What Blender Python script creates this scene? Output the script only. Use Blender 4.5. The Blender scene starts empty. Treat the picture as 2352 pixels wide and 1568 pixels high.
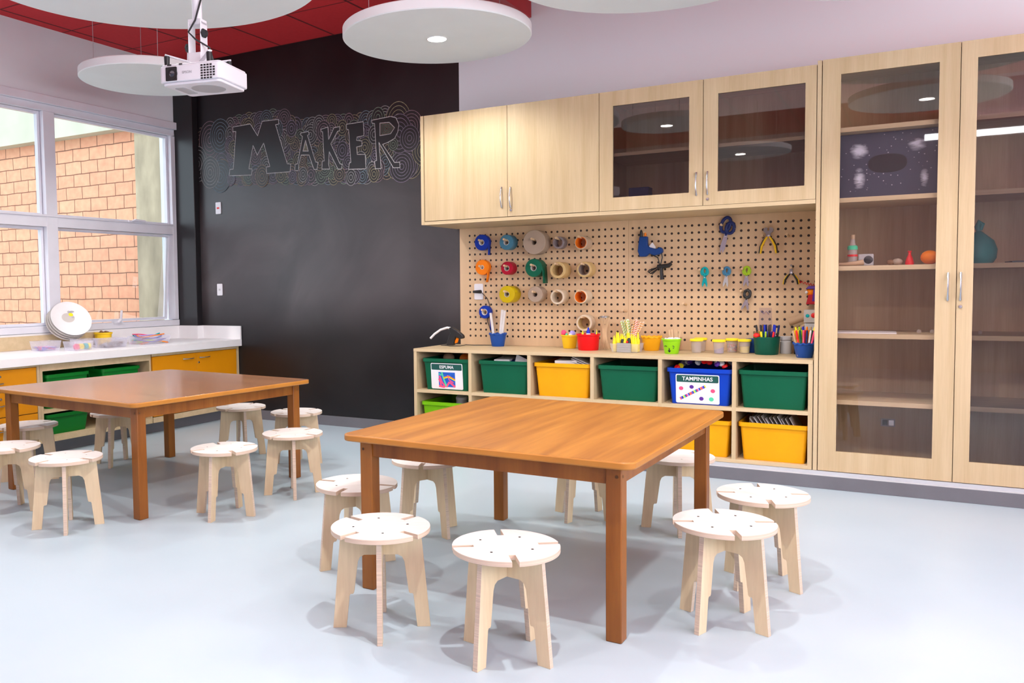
import bpy, bmesh, math, random
from mathutils import Vector, Matrix
random.seed(7)
D = bpy.data
COL = bpy.context.scene.collection
PI = math.pi

# ------------------------------------------------------------------ materials
def _nt(name):
    m = D.materials.new(name); m.use_nodes = True
    nt = m.node_tree
    return m, nt, nt.nodes, nt.links, nt.nodes['Principled BSDF']

def mat(name, col, rough=.5, spec=.5, metal=0., var=.05, scale=6., stretch=(1, 1, 1), bump=0., coat=0., emit=None, rvar=0.):
    m, nt, N, L, b = _nt(name)
    tc = N.new('ShaderNodeTexCoord'); mp = N.new('ShaderNodeMapping'); mp.inputs['Scale'].default_value = stretch
    L.new(tc.outputs['Object'], mp.inputs[0])
    nz = N.new('ShaderNodeTexNoise'); nz.inputs['Scale'].default_value = scale; nz.inputs['Detail'].default_value = 4
    L.new(mp.outputs[0], nz.inputs['Vector'])
    cr = N.new('ShaderNodeValToRGB')
    cr.color_ramp.elements[0].position = .3; cr.color_ramp.elements[1].position = .7
    cr.color_ramp.elements[0].color = [c * (1 - var) for c in col] + [1]
    cr.color_ramp.elements[1].color = [min(1, c * (1 + var)) for c in col] + [1]
    L.new(nz.outputs['Fac'], cr.inputs[0]); L.new(cr.outputs[0], b.inputs['Base Color'])
    b.inputs['Roughness'].default_value = rough; b.inputs['Metallic'].default_value = metal
    b.inputs['Specular IOR Level'].default_value = spec; b.inputs['Coat Weight'].default_value = coat
    if rvar:
        mr = N.new('ShaderNodeMapRange'); mr.inputs[3].default_value = rough - rvar; mr.inputs[4].default_value = rough + rvar
        L.new(nz.outputs['Fac'], mr.inputs[0]); L.new(mr.outputs[0], b.inputs['Roughness'])
    if bump:
        bp = N.new('ShaderNodeBump'); bp.inputs['Strength'].default_value = bump; bp.inputs['Distance'].default_value = .002
        L.new(nz.outputs['Fac'], bp.inputs['Height']); L.new(bp.outputs[0], b.inputs['Normal'])
    if emit:
        b.inputs['Emission Color'].default_value = (*emit[0], 1); b.inputs['Emission Strength'].default_value = emit[1]
    return m

def wood(name, c1, c2, c3, stretch, rough=.4, spec=.4, scale=3., coat=0.):
    m, nt, N, L, b = _nt(name)
    tc = N.new('ShaderNodeTexCoord'); mp = N.new('ShaderNodeMapping'); mp.inputs['Scale'].default_value = stretch
    L.new(tc.outputs['Object'], mp.inputs[0])
    n1 = N.new('ShaderNodeTexNoise'); n1.inputs['Scale'].default_value = scale; n1.inputs['Detail'].default_value = 6; n1.inputs['Distortion'].default_value = .4
    n2 = N.new('ShaderNodeTexNoise'); n2.inputs['Scale'].default_value = scale * 9; n2.inputs['Detail'].default_value = 3
    L.new(mp.outputs[0], n1.inputs['Vector']); L.new(mp.outputs[0], n2.inputs['Vector'])
    cr = N.new('ShaderNodeValToRGB'); e = cr.color_ramp.elements
    e[0].position = .3; e[0].color = (*c1, 1); e[1].position = .72; e[1].color = (*c3, 1)
    k = e.new(.5); k.color = (*c2, 1)
    L.new(n1.outputs['Fac'], cr.inputs[0])
    mx = N.new('ShaderNodeMix'); mx.data_type = 'RGBA'; mx.blend_type = 'MULTIPLY'; mx.inputs['Factor'].default_value = .13
    c2r = N.new('ShaderNodeValToRGB'); c2r.color_ramp.elements[0].position = .35; c2r.color_ramp.elements[0].color = (.55, .5, .45, 1); c2r.color_ramp.elements[1].position = .6
    L.new(n2.outputs['Fac'], c2r.inputs[0]); L.new(cr.outputs[0], mx.inputs['A']); L.new(c2r.outputs[0], mx.inputs['B'])
    L.new(mx.outputs['Result'], b.inputs['Base Color'])
    b.inputs['Roughness'].default_value = rough; b.inputs['Specular IOR Level'].default_value = spec; b.inputs['Coat Weight'].default_value = coat
    b.inputs['Coat Roughness'].default_value = .15
    return m

def glass(name, tint, ior=1.5, rough=.02, gcol=(1, 1, 1)):
    m, nt, N, L, b = _nt(name); N.remove(b)
    out = N['Material Output']
    t = N.new('ShaderNodeBsdfTransparent'); t.inputs[0].default_value = (*tint, 1)
    g = N.new('ShaderNodeBsdfGlossy'); g.inputs['Roughness'].default_value = rough; g.inputs[0].default_value = (*gcol, 1)
    f = N.new('ShaderNodeFresnel'); f.inputs[0].default_value = ior
    nz = N.new('ShaderNodeTexNoise'); nz.inputs['Scale'].default_value = 3
    ma = N.new('ShaderNodeMath'); ma.operation = 'MULTIPLY_ADD'; ma.inputs[1].default_value = .01; ma.inputs[2].default_value = rough
    L.new(nz.outputs['Fac'], ma.inputs[0]); L.new(ma.outputs[0], g.inputs['Roughness'])
    x = N.new('ShaderNodeMixShader'); L.new(f.outputs[0], x.inputs[0]); L.new(t.outputs[0], x.inputs[1]); L.new(g.outputs[0], x.inputs[2])
    L.new(x.outputs[0], out.inputs[0])
    return m

def clear_plastic(name, tint, haze=.35, hcol=(.85, .85, .88)):
    m, nt, N, L, b = _nt(name)
    out = N['Material Output']
    b.inputs['Base Color'].default_value = (*hcol, 1); b.inputs['Roughness'].default_value = .2
    nz = N.new('ShaderNodeTexNoise'); nz.inputs['Scale'].default_value = 9
    ma = N.new('ShaderNodeMath'); ma.operation = 'MULTIPLY_ADD'; ma.inputs[1].default_value = .1; ma.inputs[2].default_value = haze - .05
    L.new(nz.outputs['Fac'], ma.inputs[0])
    t = N.new('ShaderNodeBsdfTransparent'); t.inputs[0].default_value = (*tint, 1)
    x = N.new('ShaderNodeMixShader'); L.new(ma.outputs[0], x.inputs[0]); L.new(t.outputs[0], x.inputs[1]); L.new(b.outputs[0], x.inputs[2])
    L.new(x.outputs[0], out.inputs[0])
    return m

BEECH = ((.515, .39, .225), (.565, .435, .262), (.605, .475, .298))
M = {}
M['beech'] = wood('beech_laminate', *BEECH, (9, 9, .35), .42, .35, 2.2)
M['beech_h'] = wood('beech_laminate_edge', (.55, .425, .25), (.59, .46, .28), (.64, .505, .32), (.35, 9, 9), .42, .35, 2.2)
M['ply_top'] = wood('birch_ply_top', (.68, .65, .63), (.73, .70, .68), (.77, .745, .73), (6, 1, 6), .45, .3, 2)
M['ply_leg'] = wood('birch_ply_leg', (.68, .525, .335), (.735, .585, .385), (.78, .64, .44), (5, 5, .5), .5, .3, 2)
M['ply_edge'] = mat('birch_ply_edge', (.66, .53, .42), .6, .2, var=.2, scale=4, stretch=(.5, .5, 160))
M['ply_dot'] = mat('dark_dowel', (.25, .2, .17), .6)
M['oak_top_a'] = wood('table_top_orange', (.25, .088, .010), (.345, .135, .017), (.45, .195, .028), (7, .45, 7), .45, .3, 2.2, coat=.06)
M['oak_top_b'] = wood('table_top_brown', (.23, .095, .034), (.295, .128, .048), (.365, .168, .068), (.45, 7, 7), .27, .5, 2.2, coat=.35)
M['oak_edge'] = mat('table_edge', (.45, .185, .03), .35, .4, var=.1, scale=5)
M['oak_leg'] = wood('table_leg_wood', (.20, .06, .008), (.27, .09, .013), (.34, .125, .02), (6, 6, .5), .38, .4, 2.2)
M['orange'] = mat('orange_laminate', (.66, .255, .002), .4, .4, var=.03)
M['white'] = mat('white_paint', (.80, .80, .82), .45, .4, var=.02)
M['ledge'] = mat('pale_grey_ledge', (.50, .53, .57), .5, .3, var=.05)
M['bench_white'] = mat('white_solid_surface', (.82, .82, .84), .35, .4, var=.02)
M['frame_white'] = mat('white_enamel_frame', (.70, .71, .78), .35, .5, var=.03)
M['lilac'] = mat('lilac_wall_paint', (.78, .88, .935), .75, .2, var=.03, scale=2)
M['disc'] = mat('white_acoustic_panel', (.80, .865, .88), .8, .2, var=.02, scale=3)
M['grey_base'] = mat('grey_epoxy', (.15, .15, .17), .5, .4, var=.08, scale=4)
M['steel'] = mat('brushed_metal', (.60, .61, .64), .24, .5, metal=1., var=.03)
M['dark'] = mat('black_plastic', (.012, .012, .014), .4, .5, var=.2)
M['white_pl'] = mat('white_plastic', (.80, .80, .85), .35, .5, var=.02)
M['grey_pl'] = mat('grey_plastic', (.42, .42, .44), .45, .4, var=.05)
M['red_pl'] = mat('red_plastic', (.75, .008, .008), .35, .5, var=.05)
M['gap'] = mat('dark_gap', (.10, .06, .03), .8, .1)
M['cab_glass'] = glass('tinted_cabinet_glass', (.85, .81, .805), 1.70, .012)
M['win_glass'] = glass('window_glass', (.97, .98, .98), 1.45, .01)
def plast(n, c, r=.45, var=.04): M[n] = mat(n, c, r, .28, var=var)
plast('p_green', (.0, .098, .044)); plast('p_bgreen', (.0, .17, .016)); plast('p_yellow', (.78, .36, .0)); plast('p_lime', (.15, .42, .0)); plast('p_blue', (.0, .045, .46))
plast('pot_blue', (.012, .075, .36)); plast('pot_yellow', (.92, .60, .02)); plast('pot_red', (.72, .004, .008)); plast('pot_orange', (.90, .44, .01)); plast('pot_lime', (.28, .66, .01)); plast('pot_green', (.0, .085, .055))
plast('sun_yellow', (.90, .74, .02)); plast('navy', (.014, .025, .13)); plast('turquoise', (.0, .42, .46)); plast('steelblue', (.06, .24, .42)); plast('lime2', (.38, .62, .02))
plast('pink', (.85, .08, .20)); plast('lav', (.38, .33, .72)); plast('royal', (.01, .03, .50)); plast('mint', (.08, .6, .35)); plast('orange_p', (.88, .22, .015)); plast('tape_orange', (.95, .23, .0)); plast('paper', (.80, .80, .82)); plast('brown', (.22, .11, .05))
plast('t_blue', (.0, .03, .36)); plast('t_teal', (.055, .19, .29)); plast('t_beige', (.40, .31, .24)); plast('t_red', (.40, .0, .022)); plast('t_green', (.0, .12, .062)); plast('t_mask', (.60, .43, .19)); plast('t_yellow', (.58, .43, .0)); plast('t_cream', (.70, .60, .46)); plast('kraft', (.50, .34, .21)); plast('core', (.55, .52, .50)); plast('pegwood', (.72, .52, .32))
plast('gunblue', (.008, .05, .22)); plast('felt_teal', (.03, .30, .30)); plast('red_dark', (.45, .01, .02)); plast('purple', (.10, .03, .30)); plast('slime', (.85, .72, .0)); plast('violet', (.15, .13, .50)); plast('chalkgrey', (.55, .55, .58))
M['clear'] = clear_plastic('clear_plastic', (.95, .93, .92), .30, (.74, .68, .64))
M['clear2'] = clear_plastic('hazy_clear_plastic', (.93, .93, .97), .30, (.85, .85, .95))
M['tape_clear'] = clear_plastic('clear_tape', (.9, .85, .78), .78, (.66, .55, .42))
M['gluestick'] = clear_plastic('translucent_glue', (.95, .95, .95), .7, (.9, .9, .92))
M['lilac_clear'] = clear_plastic('lilac_clear_film', (.75, .70, .74), .35, (.6, .55, .58))
M['lamp'] = mat('lamp_diffuser', (1, 1, 1), .5, emit=((1, .97, .92), 12))

def floor_mat():
    m, nt, N, L, b = _nt('epoxy_floor')
    tc = N.new('ShaderNodeTexCoord'); nz = N.new('ShaderNodeTexNoise'); nz.inputs['Scale'].default_value = 1.3; nz.inputs['Detail'].default_value = 5
    L.new(tc.outputs['Object'], nz.inputs['Vector'])
    cr = N.new('ShaderNodeValToRGB'); cr.color_ramp.elements[0].position = .3; cr.color_ramp.elements[1].position = .7
    cr.color_ramp.elements[0].color = (.415, .525, .60, 1); cr.color_ramp.elements[1].color = (.455, .56, .635, 1)
    L.new(nz.outputs['Fac'], cr.inputs[0]); L.new(cr.outputs[0], b.inputs['Base Color'])
    b.inputs['Roughness'].default_value = .38; b.inputs['Specular IOR Level'].default_value = .35
    return m
M['floor'] = floor_mat()

def back_wall_mat():
    # chalkboard paint up to x = 3.2, lilac paint beyond
    m, nt, N, L, b = _nt('chalkboard_and_lilac_wall')
    tc = N.new('ShaderNodeTexCoord'); sp = N.new('ShaderNodeSeparateXYZ'); L.new(tc.outputs['Object'], sp.inputs[0])
    gt = N.new('ShaderNodeMath'); gt.operation = 'GREATER_THAN'; gt.inputs[1].default_value = 3.2; L.new(sp.outputs['X'], gt.inputs[0])
    nz = N.new('ShaderNodeTexNoise'); nz.inputs['Scale'].default_value = 2.2; nz.inputs['Detail'].default_value = 7; nz.inputs['Distortion'].default_value = .8
    L.new(tc.outputs['Object'], nz.inputs['Vector'])
    cr = N.new('ShaderNodeValToRGB'); cr.color_ramp.elements[0].position = .35; cr.color_ramp.elements[1].position = .75
    cr.color_ramp.elements[0].color = (.006, .005, .007, 1); cr.color_ramp.elements[1].color = (.013, .011, .013, 1)
    L.new(nz.outputs['Fac'], cr.inputs[0])
    up = N.new('ShaderNodeMapRange'); up.interpolation_type = 'SMOOTHSTEP'; up.inputs[1].default_value = .75; up.inputs[2].default_value = 1.25; L.new(sp.outputs['Z'], up.inputs[0])  # pale mid-height band: blurred window reflection painted into the black colour
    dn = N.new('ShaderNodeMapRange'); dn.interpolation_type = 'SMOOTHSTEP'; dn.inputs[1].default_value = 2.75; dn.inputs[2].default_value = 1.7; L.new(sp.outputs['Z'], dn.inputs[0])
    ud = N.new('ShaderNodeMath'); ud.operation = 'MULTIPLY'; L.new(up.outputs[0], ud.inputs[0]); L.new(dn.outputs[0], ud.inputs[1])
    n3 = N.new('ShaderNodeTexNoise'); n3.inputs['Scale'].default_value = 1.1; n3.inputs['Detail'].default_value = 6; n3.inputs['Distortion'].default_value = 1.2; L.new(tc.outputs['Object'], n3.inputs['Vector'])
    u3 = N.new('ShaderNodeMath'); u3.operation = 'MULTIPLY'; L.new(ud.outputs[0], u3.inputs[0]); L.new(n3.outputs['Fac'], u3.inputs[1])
    refl_mix = N.new('ShaderNodeMix'); refl_mix.data_type = 'RGBA'; L.new(u3.outputs[0], refl_mix.inputs['Factor']); L.new(cr.outputs[0], refl_mix.inputs['A']); refl_mix.inputs['B'].default_value = (.12, .105, .112, 1)
    cr = refl_mix
    mx = N.new('ShaderNodeMix'); mx.data_type = 'RGBA'; L.new(gt.outputs[0], mx.inputs['Factor']); L.new(cr.outputs['Result'], mx.inputs['A']); mx.inputs['B'].default_value = (.78, .88, .935, 1)
    L.new(mx.outputs['Result'], b.inputs['Base Color'])
    mr = N.new('ShaderNodeMapRange'); mr.inputs[3].default_value = .30; mr.inputs[4].default_value = .75; L.new(gt.outputs[0], mr.inputs[0])
    ad = N.new('ShaderNodeMath'); ad.operation = 'MULTIPLY_ADD'; ad.inputs[1].default_value = .10; L.new(nz.outputs['Fac'], ad.inputs[0]); L.new(mr.outputs[0], ad.inputs[2])
    L.new(ad.outputs[0], b.inputs['Roughness']); b.inputs['Specular IOR Level'].default_value = .5
    return m
M['back_wall'] = back_wall_mat()
M['black_paint'] = mat('chalkboard_paint', (.010, .009, .011), .33, .5, var=.25, scale=2.5, rvar=.06)

def ceiling_mat():
    m, nt, N, L, b = _nt('red_ceiling_boards')
    tc = N.new('ShaderNodeTexCoord'); sp = N.new('ShaderNodeSeparateXYZ'); L.new(tc.outputs['Object'], sp.inputs[0])
    def groove(o, pitch, off, w):
        a = N.new('ShaderNodeMath'); a.operation = 'ADD'; a.inputs[1].default_value = off; L.new(o, a.inputs[0])
        d = N.new('ShaderNodeMath'); d.operation = 'DIVIDE'; d.inputs[1].default_value = pitch; L.new(a.outputs[0], d.inputs[0])
        f = N.new('ShaderNodeMath'); f.operation = 'FRACT'; L.new(d.outputs[0], f.inputs[0])
        g = N.new('ShaderNodeMath'); g.operation = 'LESS_THAN'; g.inputs[1].default_value = w / pitch; L.new(f.outputs[0], g.inputs[0])
        return g
    gx = groove(sp.outputs['X'], .61, 12.2 - .72, .022); gy = groove(sp.outputs['Y'], .66, 13.2 + .01, .014)
    mx0 = N.new('ShaderNodeMath'); mx0.operation = 'MAXIMUM'; L.new(gx.outputs[0], mx0.inputs[0]); L.new(gy.outputs[0], mx0.inputs[1])
    nz = N.new('ShaderNodeTexNoise'); nz.inputs['Scale'].default_value = 40; L.new(tc.outputs['Object'], nz.inputs['Vector'])
    cr = N.new('ShaderNodeValToRGB'); cr.color_ramp.elements[0].color = (.52, .016, .024, 1); cr.color_ramp.elements[1].color = (.62, .026, .034, 1)
    L.new(nz.outputs['Fac'], cr.inputs[0])
    mx = N.new('ShaderNodeMix'); mx.data_type = 'RGBA'; L.new(mx0.outputs[0], mx.inputs['Factor']); L.new(cr.outputs[0], mx.inputs['A']); mx.inputs['B'].default_value = (.12, .003, .006, 1)
    L.new(mx.outputs['Result'], b.inputs['Base Color']); b.inputs['Roughness'].default_value = .8
    return m
M['ceiling'] = ceiling_mat()
M['red_steel'] = mat('red_painted_steel', (.40, .02, .025), .5, .4, var=.08)

def peg_mat(x0):
    m, nt, N, L, b = _nt('perforated_board')
    tc = N.new('ShaderNodeTexCoord'); sp = N.new('ShaderNodeSeparateXYZ'); L.new(tc.outputs['Object'], sp.inputs[0])
    def cell(o, off, pitch):
        a = N.new('ShaderNodeMath'); a.operation = 'SUBTRACT'; a.inputs[1].default_value = off - pitch / 2 - pitch * 40; L.new(o, a.inputs[0])
        d = N.new('ShaderNodeMath'); d.operation = 'DIVIDE'; d.inputs[1].default_value = pitch; L.new(a.outputs[0], d.inputs[0])
        f = N.new('ShaderNodeMath'); f.operation = 'FRACT'; L.new(d.outputs[0], f.inputs[0])
        c = N.new('ShaderNodeMath'); c.operation = 'MULTIPLY_ADD'; c.inputs[1].default_value = pitch; c.inputs[2].default_value = -pitch / 2; L.new(f.outputs[0], c.inputs[0])
        p = N.new('ShaderNodeMath'); p.operation = 'POWER'; p.inputs[1].default_value = 2; L.new(c.outputs[0], p.inputs[0])
        return p
    a = cell(sp.outputs['X'], x0, .0477); c = cell(sp.outputs['Z'], 1.672, .0512)
    s = N.new('ShaderNodeMath'); s.operation = 'ADD'; L.new(a.outputs[0], s.inputs[0]); L.new(c.outputs[0], s.inputs[1])
    l = N.new('ShaderNodeMath'); l.operation = 'LESS_THAN'; l.inputs[1].default_value = .0087 ** 2; L.new(s.outputs[0], l.inputs[0])
    def band(o, lo, hi):
        g1 = N.new('ShaderNodeMath'); g1.operation = 'GREATER_THAN'; g1.inputs[1].default_value = lo; L.new(o, g1.inputs[0])
        g2 = N.new('ShaderNodeMath'); g2.operation = 'LESS_THAN'; g2.inputs[1].default_value = hi; L.new(o, g2.inputs[0])
        k = N.new('ShaderNodeMath'); k.operation = 'MULTIPLY'; L.new(g1.outputs[0], k.inputs[0]); L.new(g2.outputs[0], k.inputs[1]); return k
    bz = band(sp.outputs['Z'], .835, 1.70); bx = band(sp.outputs['X'], x0 - .02, x0 + 26.5 * .0477 + (.02 if x0 > 4 else .04))
    k = N.new('ShaderNodeMath'); k.operation = 'MULTIPLY'; L.new(bz.outputs[0], k.inputs[0]); L.new(bx.outputs[0], k.inputs[1])
    k2 = N.new('ShaderNodeMath'); k2.operation = 'MULTIPLY'; L.new(k.outputs[0], k2.inputs[0]); L.new(l.outputs[0], k2.inputs[1])
    mp = N.new('ShaderNodeMapping'); mp.inputs['Scale'].default_value = (12, 12, .6); L.new(tc.outputs['Object'], mp.inputs[0])
    nz = N.new('ShaderNodeTexNoise'); nz.inputs['Scale'].default_value = 2; L.new(mp.outputs[0], nz.inputs['Vector'])
    cr = N.new('ShaderNodeValToRGB'); cr.color_ramp.elements[0].color = (.62, .43, .255, 1); cr.color_ramp.elements[1].color = (.73, .525, .325, 1)
    L.new(nz.outputs['Fac'], cr.inputs[0])
    mx = N.new('ShaderNodeMix'); mx.data_type = 'RGBA'; L.new(k2.outputs[0], mx.inputs['Factor']); L.new(cr.outputs[0], mx.inputs['A']); mx.inputs['B'].default_value = (.022, .011, .008, 1)
    L.new(mx.outputs['Result'], b.inputs['Base Color']); b.inputs['Roughness'].default_value = .55
    return m

def brick_mat():
    m, nt, N, L, b = _nt('hollow_clay_block_wall')
    tc = N.new('ShaderNodeTexCoord'); sp = N.new('ShaderNodeSeparateXYZ'); L.new(tc.outputs['Object'], sp.inputs[0])
    cb = N.new('ShaderNodeCombineXYZ'); L.new(sp.outputs['X'], cb.inputs[0]); L.new(sp.outputs['Z'], cb.inputs[1])
    nd = N.new('ShaderNodeTexNoise'); nd.inputs['Scale'].default_value = 3.5; L.new(cb.outputs[0], nd.inputs['Vector'])
    ad = N.new('ShaderNodeMixRGB'); ad.blend_type = 'ADD'; ad.inputs[0].default_value = .03; L.new(cb.outputs[0], ad.inputs[1]); L.new(nd.outputs['Color'], ad.inputs[2])
    br = N.new('ShaderNodeTexBrick'); br.inputs['Scale'].default_value = 1; br.inputs['Brick Width'].default_value = .375; br.inputs['Row Height'].default_value = .193
    br.inputs['Mortar Size'].default_value = .0085; br.inputs['Mortar Smooth'].default_value = .3; br.inputs['Bias'].default_value = 0
    br.inputs['Color1'].default_value = (.72, .33, .20, 1); br.inputs['Color2'].default_value = (.70, .37, .225, 1); br.inputs['Mortar'].default_value = (.20, .09, .055, 1)
    L.new(ad.outputs[0], br.inputs['Vector'])
    nz = N.new('ShaderNodeTexNoise'); nz.inputs['Scale'].default_value = 9; nz.inputs['Detail'].default_value = 6; L.new(cb.outputs[0], nz.inputs['Vector'])
    mx = N.new('ShaderNodeMix'); mx.data_type = 'RGBA'; mx.blend_type = 'OVERLAY'; mx.inputs['Factor'].default_value = .3; L.new(br.outputs['Color'], mx.inputs['A']); L.new(nz.outputs['Fac'], mx.inputs['B'])
    L.new(mx.outputs['Result'], b.inputs['Base Color']); b.inputs['Roughness'].default_value = .9
    return m
M['brick'] = brick_mat()
M['concrete'] = mat('weathered_concrete', (.40, .34, .24), .9, .2, var=.25, scale=4, stretch=(1, 1, .4))
M['concrete_lt'] = mat('limewashed_concrete', (.52, .52, .42), .9, .2, var=.12, scale=1.2)
M['ground'] = mat('outside_paving', (.45, .40, .34), .9, .2, var=.1)

# ------------------------------------------------------------------ mesh helpers
class MB:
    def __init__(s): s.v = []; s.f = []; s.m = []
    def face(s, pts, mi=0):
        i = len(s.v); s.v += [tuple(p) for p in pts]; s.f.append(list(range(i, i + len(pts)))); s.m.append(mi)
    def box(s, x0, x1, y0, y1, z0, z1, mi=0):
        i = len(s.v)
        s.v += [(x0, y0, z0), (x1, y0, z0), (x1, y1, z0), (x0, y1, z0), (x0, y0, z1), (x1, y0, z1), (x1, y1, z1), (x0, y1, z1)]
        for q in ((0, 3, 2, 1), (4, 5, 6, 7), (0, 1, 5, 4), (1, 2, 6, 5), (2, 3, 7, 6), (3, 0, 4, 7)):
            s.f.append([i + k for k in q]); s.m.append(mi)
        return s
    def taper(s, b, t, z0, z1, mi=0):
        # b,t = (x0,x1,y0,y1) rectangles at bottom / top
        i = len(s.v)
        for (x0, x1, y0, y1), z in ((b, z0), (t, z1)): s.v += [(x0, y0, z), (x1, y0, z), (x1, y1, z), (x0, y1, z)]
        for q in ((0, 3, 2, 1), (4, 5, 6, 7), (0, 1, 5, 4), (1, 2, 6, 5), (2, 3, 7, 6), (3, 0, 4, 7)):
            s.f.append([i + k for k in q]); s.m.append(mi)
        return s
    def prism(s, poly, a0, a1, axis='z', mi=0, cap=None, side=None):
        # polygon in the plane normal to axis, extruded a0..a1
        def P(p, a): return {'z': (p[0], p[1], a), 'y': (p[0], a, p[1]), 'x': (a, p[0], p[1])}[axis]
        n = len(poly); i = len(s.v)
        s.v += [P(p, a0) for p in poly] + [P(p, a1) for p in poly]
        s.f.append([i + k for k in range(n)][::-1]); s.m.append(mi if cap is None else cap)
        s.f.append([i + n + k for k in range(n)]); s.m.append(mi if cap is None else cap)
        for k in range(n):
            k2 = (k + 1) % n; s.f.append([i + k, i + k2, i + n + k2, i + n + k]); s.m.append(mi if side is None else side)
        return s
    def lathe(s, prof, c=(0, 0, 0), n=24, axis='z', mi=0, closed=False, wave=None):
        # prof: (r, h) list ; revolve about axis through c
        i = len(s.v); m = len(prof)
        for k in range(n):
            a = 2 * PI * k / n; ca, sa = math.cos(a), math.sin(a)
            for j, (r, h) in enumerate(prof):
                hh = h + (wave[1] * math.cos(wave[2] * a) if wave and j in wave[0] else 0)
                p = {'z': (r * ca, r * sa, hh), 'y': (r * ca, hh, r * sa), 'x': (hh, r * ca, r * sa)}[axis]
                s.v.append((p[0] + c[0], p[1] + c[1], p[2] + c[2]))
        for k in range(n):
            k2 = (k + 1) % n
            for j in range(m if closed else m - 1):
                j2 = (j + 1) % m
                s.f.append([i + k * m + j, i + k2 * m + j, i + k2 * m + j2, i + k * m + j2]); s.m.append(mi)
        if not closed:
            for j, rev in ((0, True), (m - 1, False)):
                if prof[j][0] > 1e-5:
                    q = [i + k * m + j for k in range(n)]
                    s.f.append(q[::-1] if rev else q); s.m.append(mi)
        return s
    def tube(s, pts, r, n=8, mi=0, flat=1.):
        pts = [Vector(p) for p in pts]; i0 = len(s.v); m = len(pts)
        rr = r if isinstance(r, (list, tuple)) else [r] * m
        up = Vector((0, 0, 1)); prev = None
        for k, p in enumerate(pts):
            t = (pts[min(k + 1, m - 1)] - pts[max(k - 1, 0)]).normalized()
            if prev is None:
                a = t.cross(up)
                if a.length < .05: a = t.cross(Vector((1, 0, 0)))
            else: a = prev - t * prev.dot(t)
            a.normalize(); prev = a; b = t.cross(a)
            for j in range(n):
                g = 2 * PI * j / n; s.v.append(tuple(p + a * (rr[k] * math.cos(g)) + b * (rr[k] * flat * math.sin(g))))
        for k in range(m - 1):
            for j in range(n):
                j2 = (j + 1) % n; s.f.append([i0 + k * n + j, i0 + k * n + j2, i0 + (k + 1) * n + j2, i0 + (k + 1) * n + j]); s.m.append(mi)
        s.f.append([i0 + j for j in range(n)][::-1]); s.m.append(mi)
        s.f.append([i0 + (m - 1) * n + j for j in range(n)]); s.m.append(mi)
        return s
    def ball(s, c, r, n=14, mi=0, sc=(1, 1, 1)):
        prof = [(0, -1)] + [(math.sin(PI * k / (n // 2)), -math.cos(PI * k / (n // 2))) for k in range(1, n // 2)] + [(0, 1)]
        i = len(s.v); s.lathe([(p[0] * r, p[1] * r) for p in prof], (0, 0, 0), n, 'z', mi)
        for k in range(i, len(s.v)):
            x, y, z = s.v[k]; s.v[k] = (x * sc[0] + c[0], y * sc[1] + c[1], z * sc[2] + c[2])
        return s
    def xform(s, mtx, i0=0):
        for k in range(i0, len(s.v)): s.v[k] = tuple(mtx @ Vector(s.v[k]))
        return s
    def build(s, name, mats, parent=None, loc=None, bevel=0, smooth=True, ang=.6, local=False):
        me = D.meshes.new(name); o = D.objects.new(name, me); COL.objects.link(o)
        org = Vector((0, 0, 0))
        if parent is not None:
            o.parent = parent
            if not local: org = ORG.get(parent.name, Vector((0, 0, 0)))
            ORG[o.name] = org
        elif loc is not None:
            org = Vector(loc); o.location = org; ORG[o.name] = org
        me.from_pydata([tuple(Vector(v) - org) if not local else v for v in s.v], [], s.f)
        if not isinstance(mats, (list, tuple)): mats = [mats]
        for m in mats: me.materials.append(M[m] if isinstance(m, str) else m)
        for p, mi in zip(me.polygons, s.m): p.material_index = mi
        bm = bmesh.new(); bm.from_mesh(me); bmesh.ops.remove_doubles(bm, verts=bm.verts, dist=1e-6); bmesh.ops.recalc_face_normals(bm, faces=bm.faces); bm.to_mesh(me); bm.free()
        if smooth:
            me.shade_smooth(); me.set_sharp_from_angle(angle=ang)
        if bevel:
            b = o.modifiers.new('edge', 'BEVEL'); b.width = bevel; b.segments = 2; b.limit_method = 'ANGLE'; b.angle_limit = .7
            b.harden_normals = False
        return o
ORG = {}
def tag(o, label=None, cat=None, group=None, kind=None):
    if label: o['label'] = label
    if cat: o['category'] = cat
    if group: o['group'] = group
    if kind: o['kind'] = kind
    return o
def thing(name, label, cat, loc=(0, 0, 0), rotz=0., group=None, kind=None):
    o = D.objects.new(name, None); COL.objects.link(o); o.location = loc; o.rotation_euler = (0, 0, rotz); o.empty_display_size = .05
    ORG[o.name] = Vector(loc)
    return tag(o, label, cat, group, kind)
def struct(mb, name, mats, **k): return tag(mb.build(name, mats, **k), kind='structure')
def children(o): return [c for c in list(o.children)]
def copy_tree(o, parent=None):
    c = o.copy(); COL.objects.link(c); c.parent = parent
    for ch in children(o): copy_tree(ch, c)
    return c
def rounded(x0, x1, y0, y1, r, n=6):
    pts = []
    for cx, cy, a in ((x1 - r, y1 - r, 0), (x0 + r, y1 - r, PI / 2), (x0 + r, y0 + r, PI), (x1 - r, y0 + r, 1.5 * PI)):
        for k in range(n + 1): t = a + PI / 2 * k / n; pts.append((cx + r * math.cos(t), cy + r * math.sin(t)))
    return pts
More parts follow.
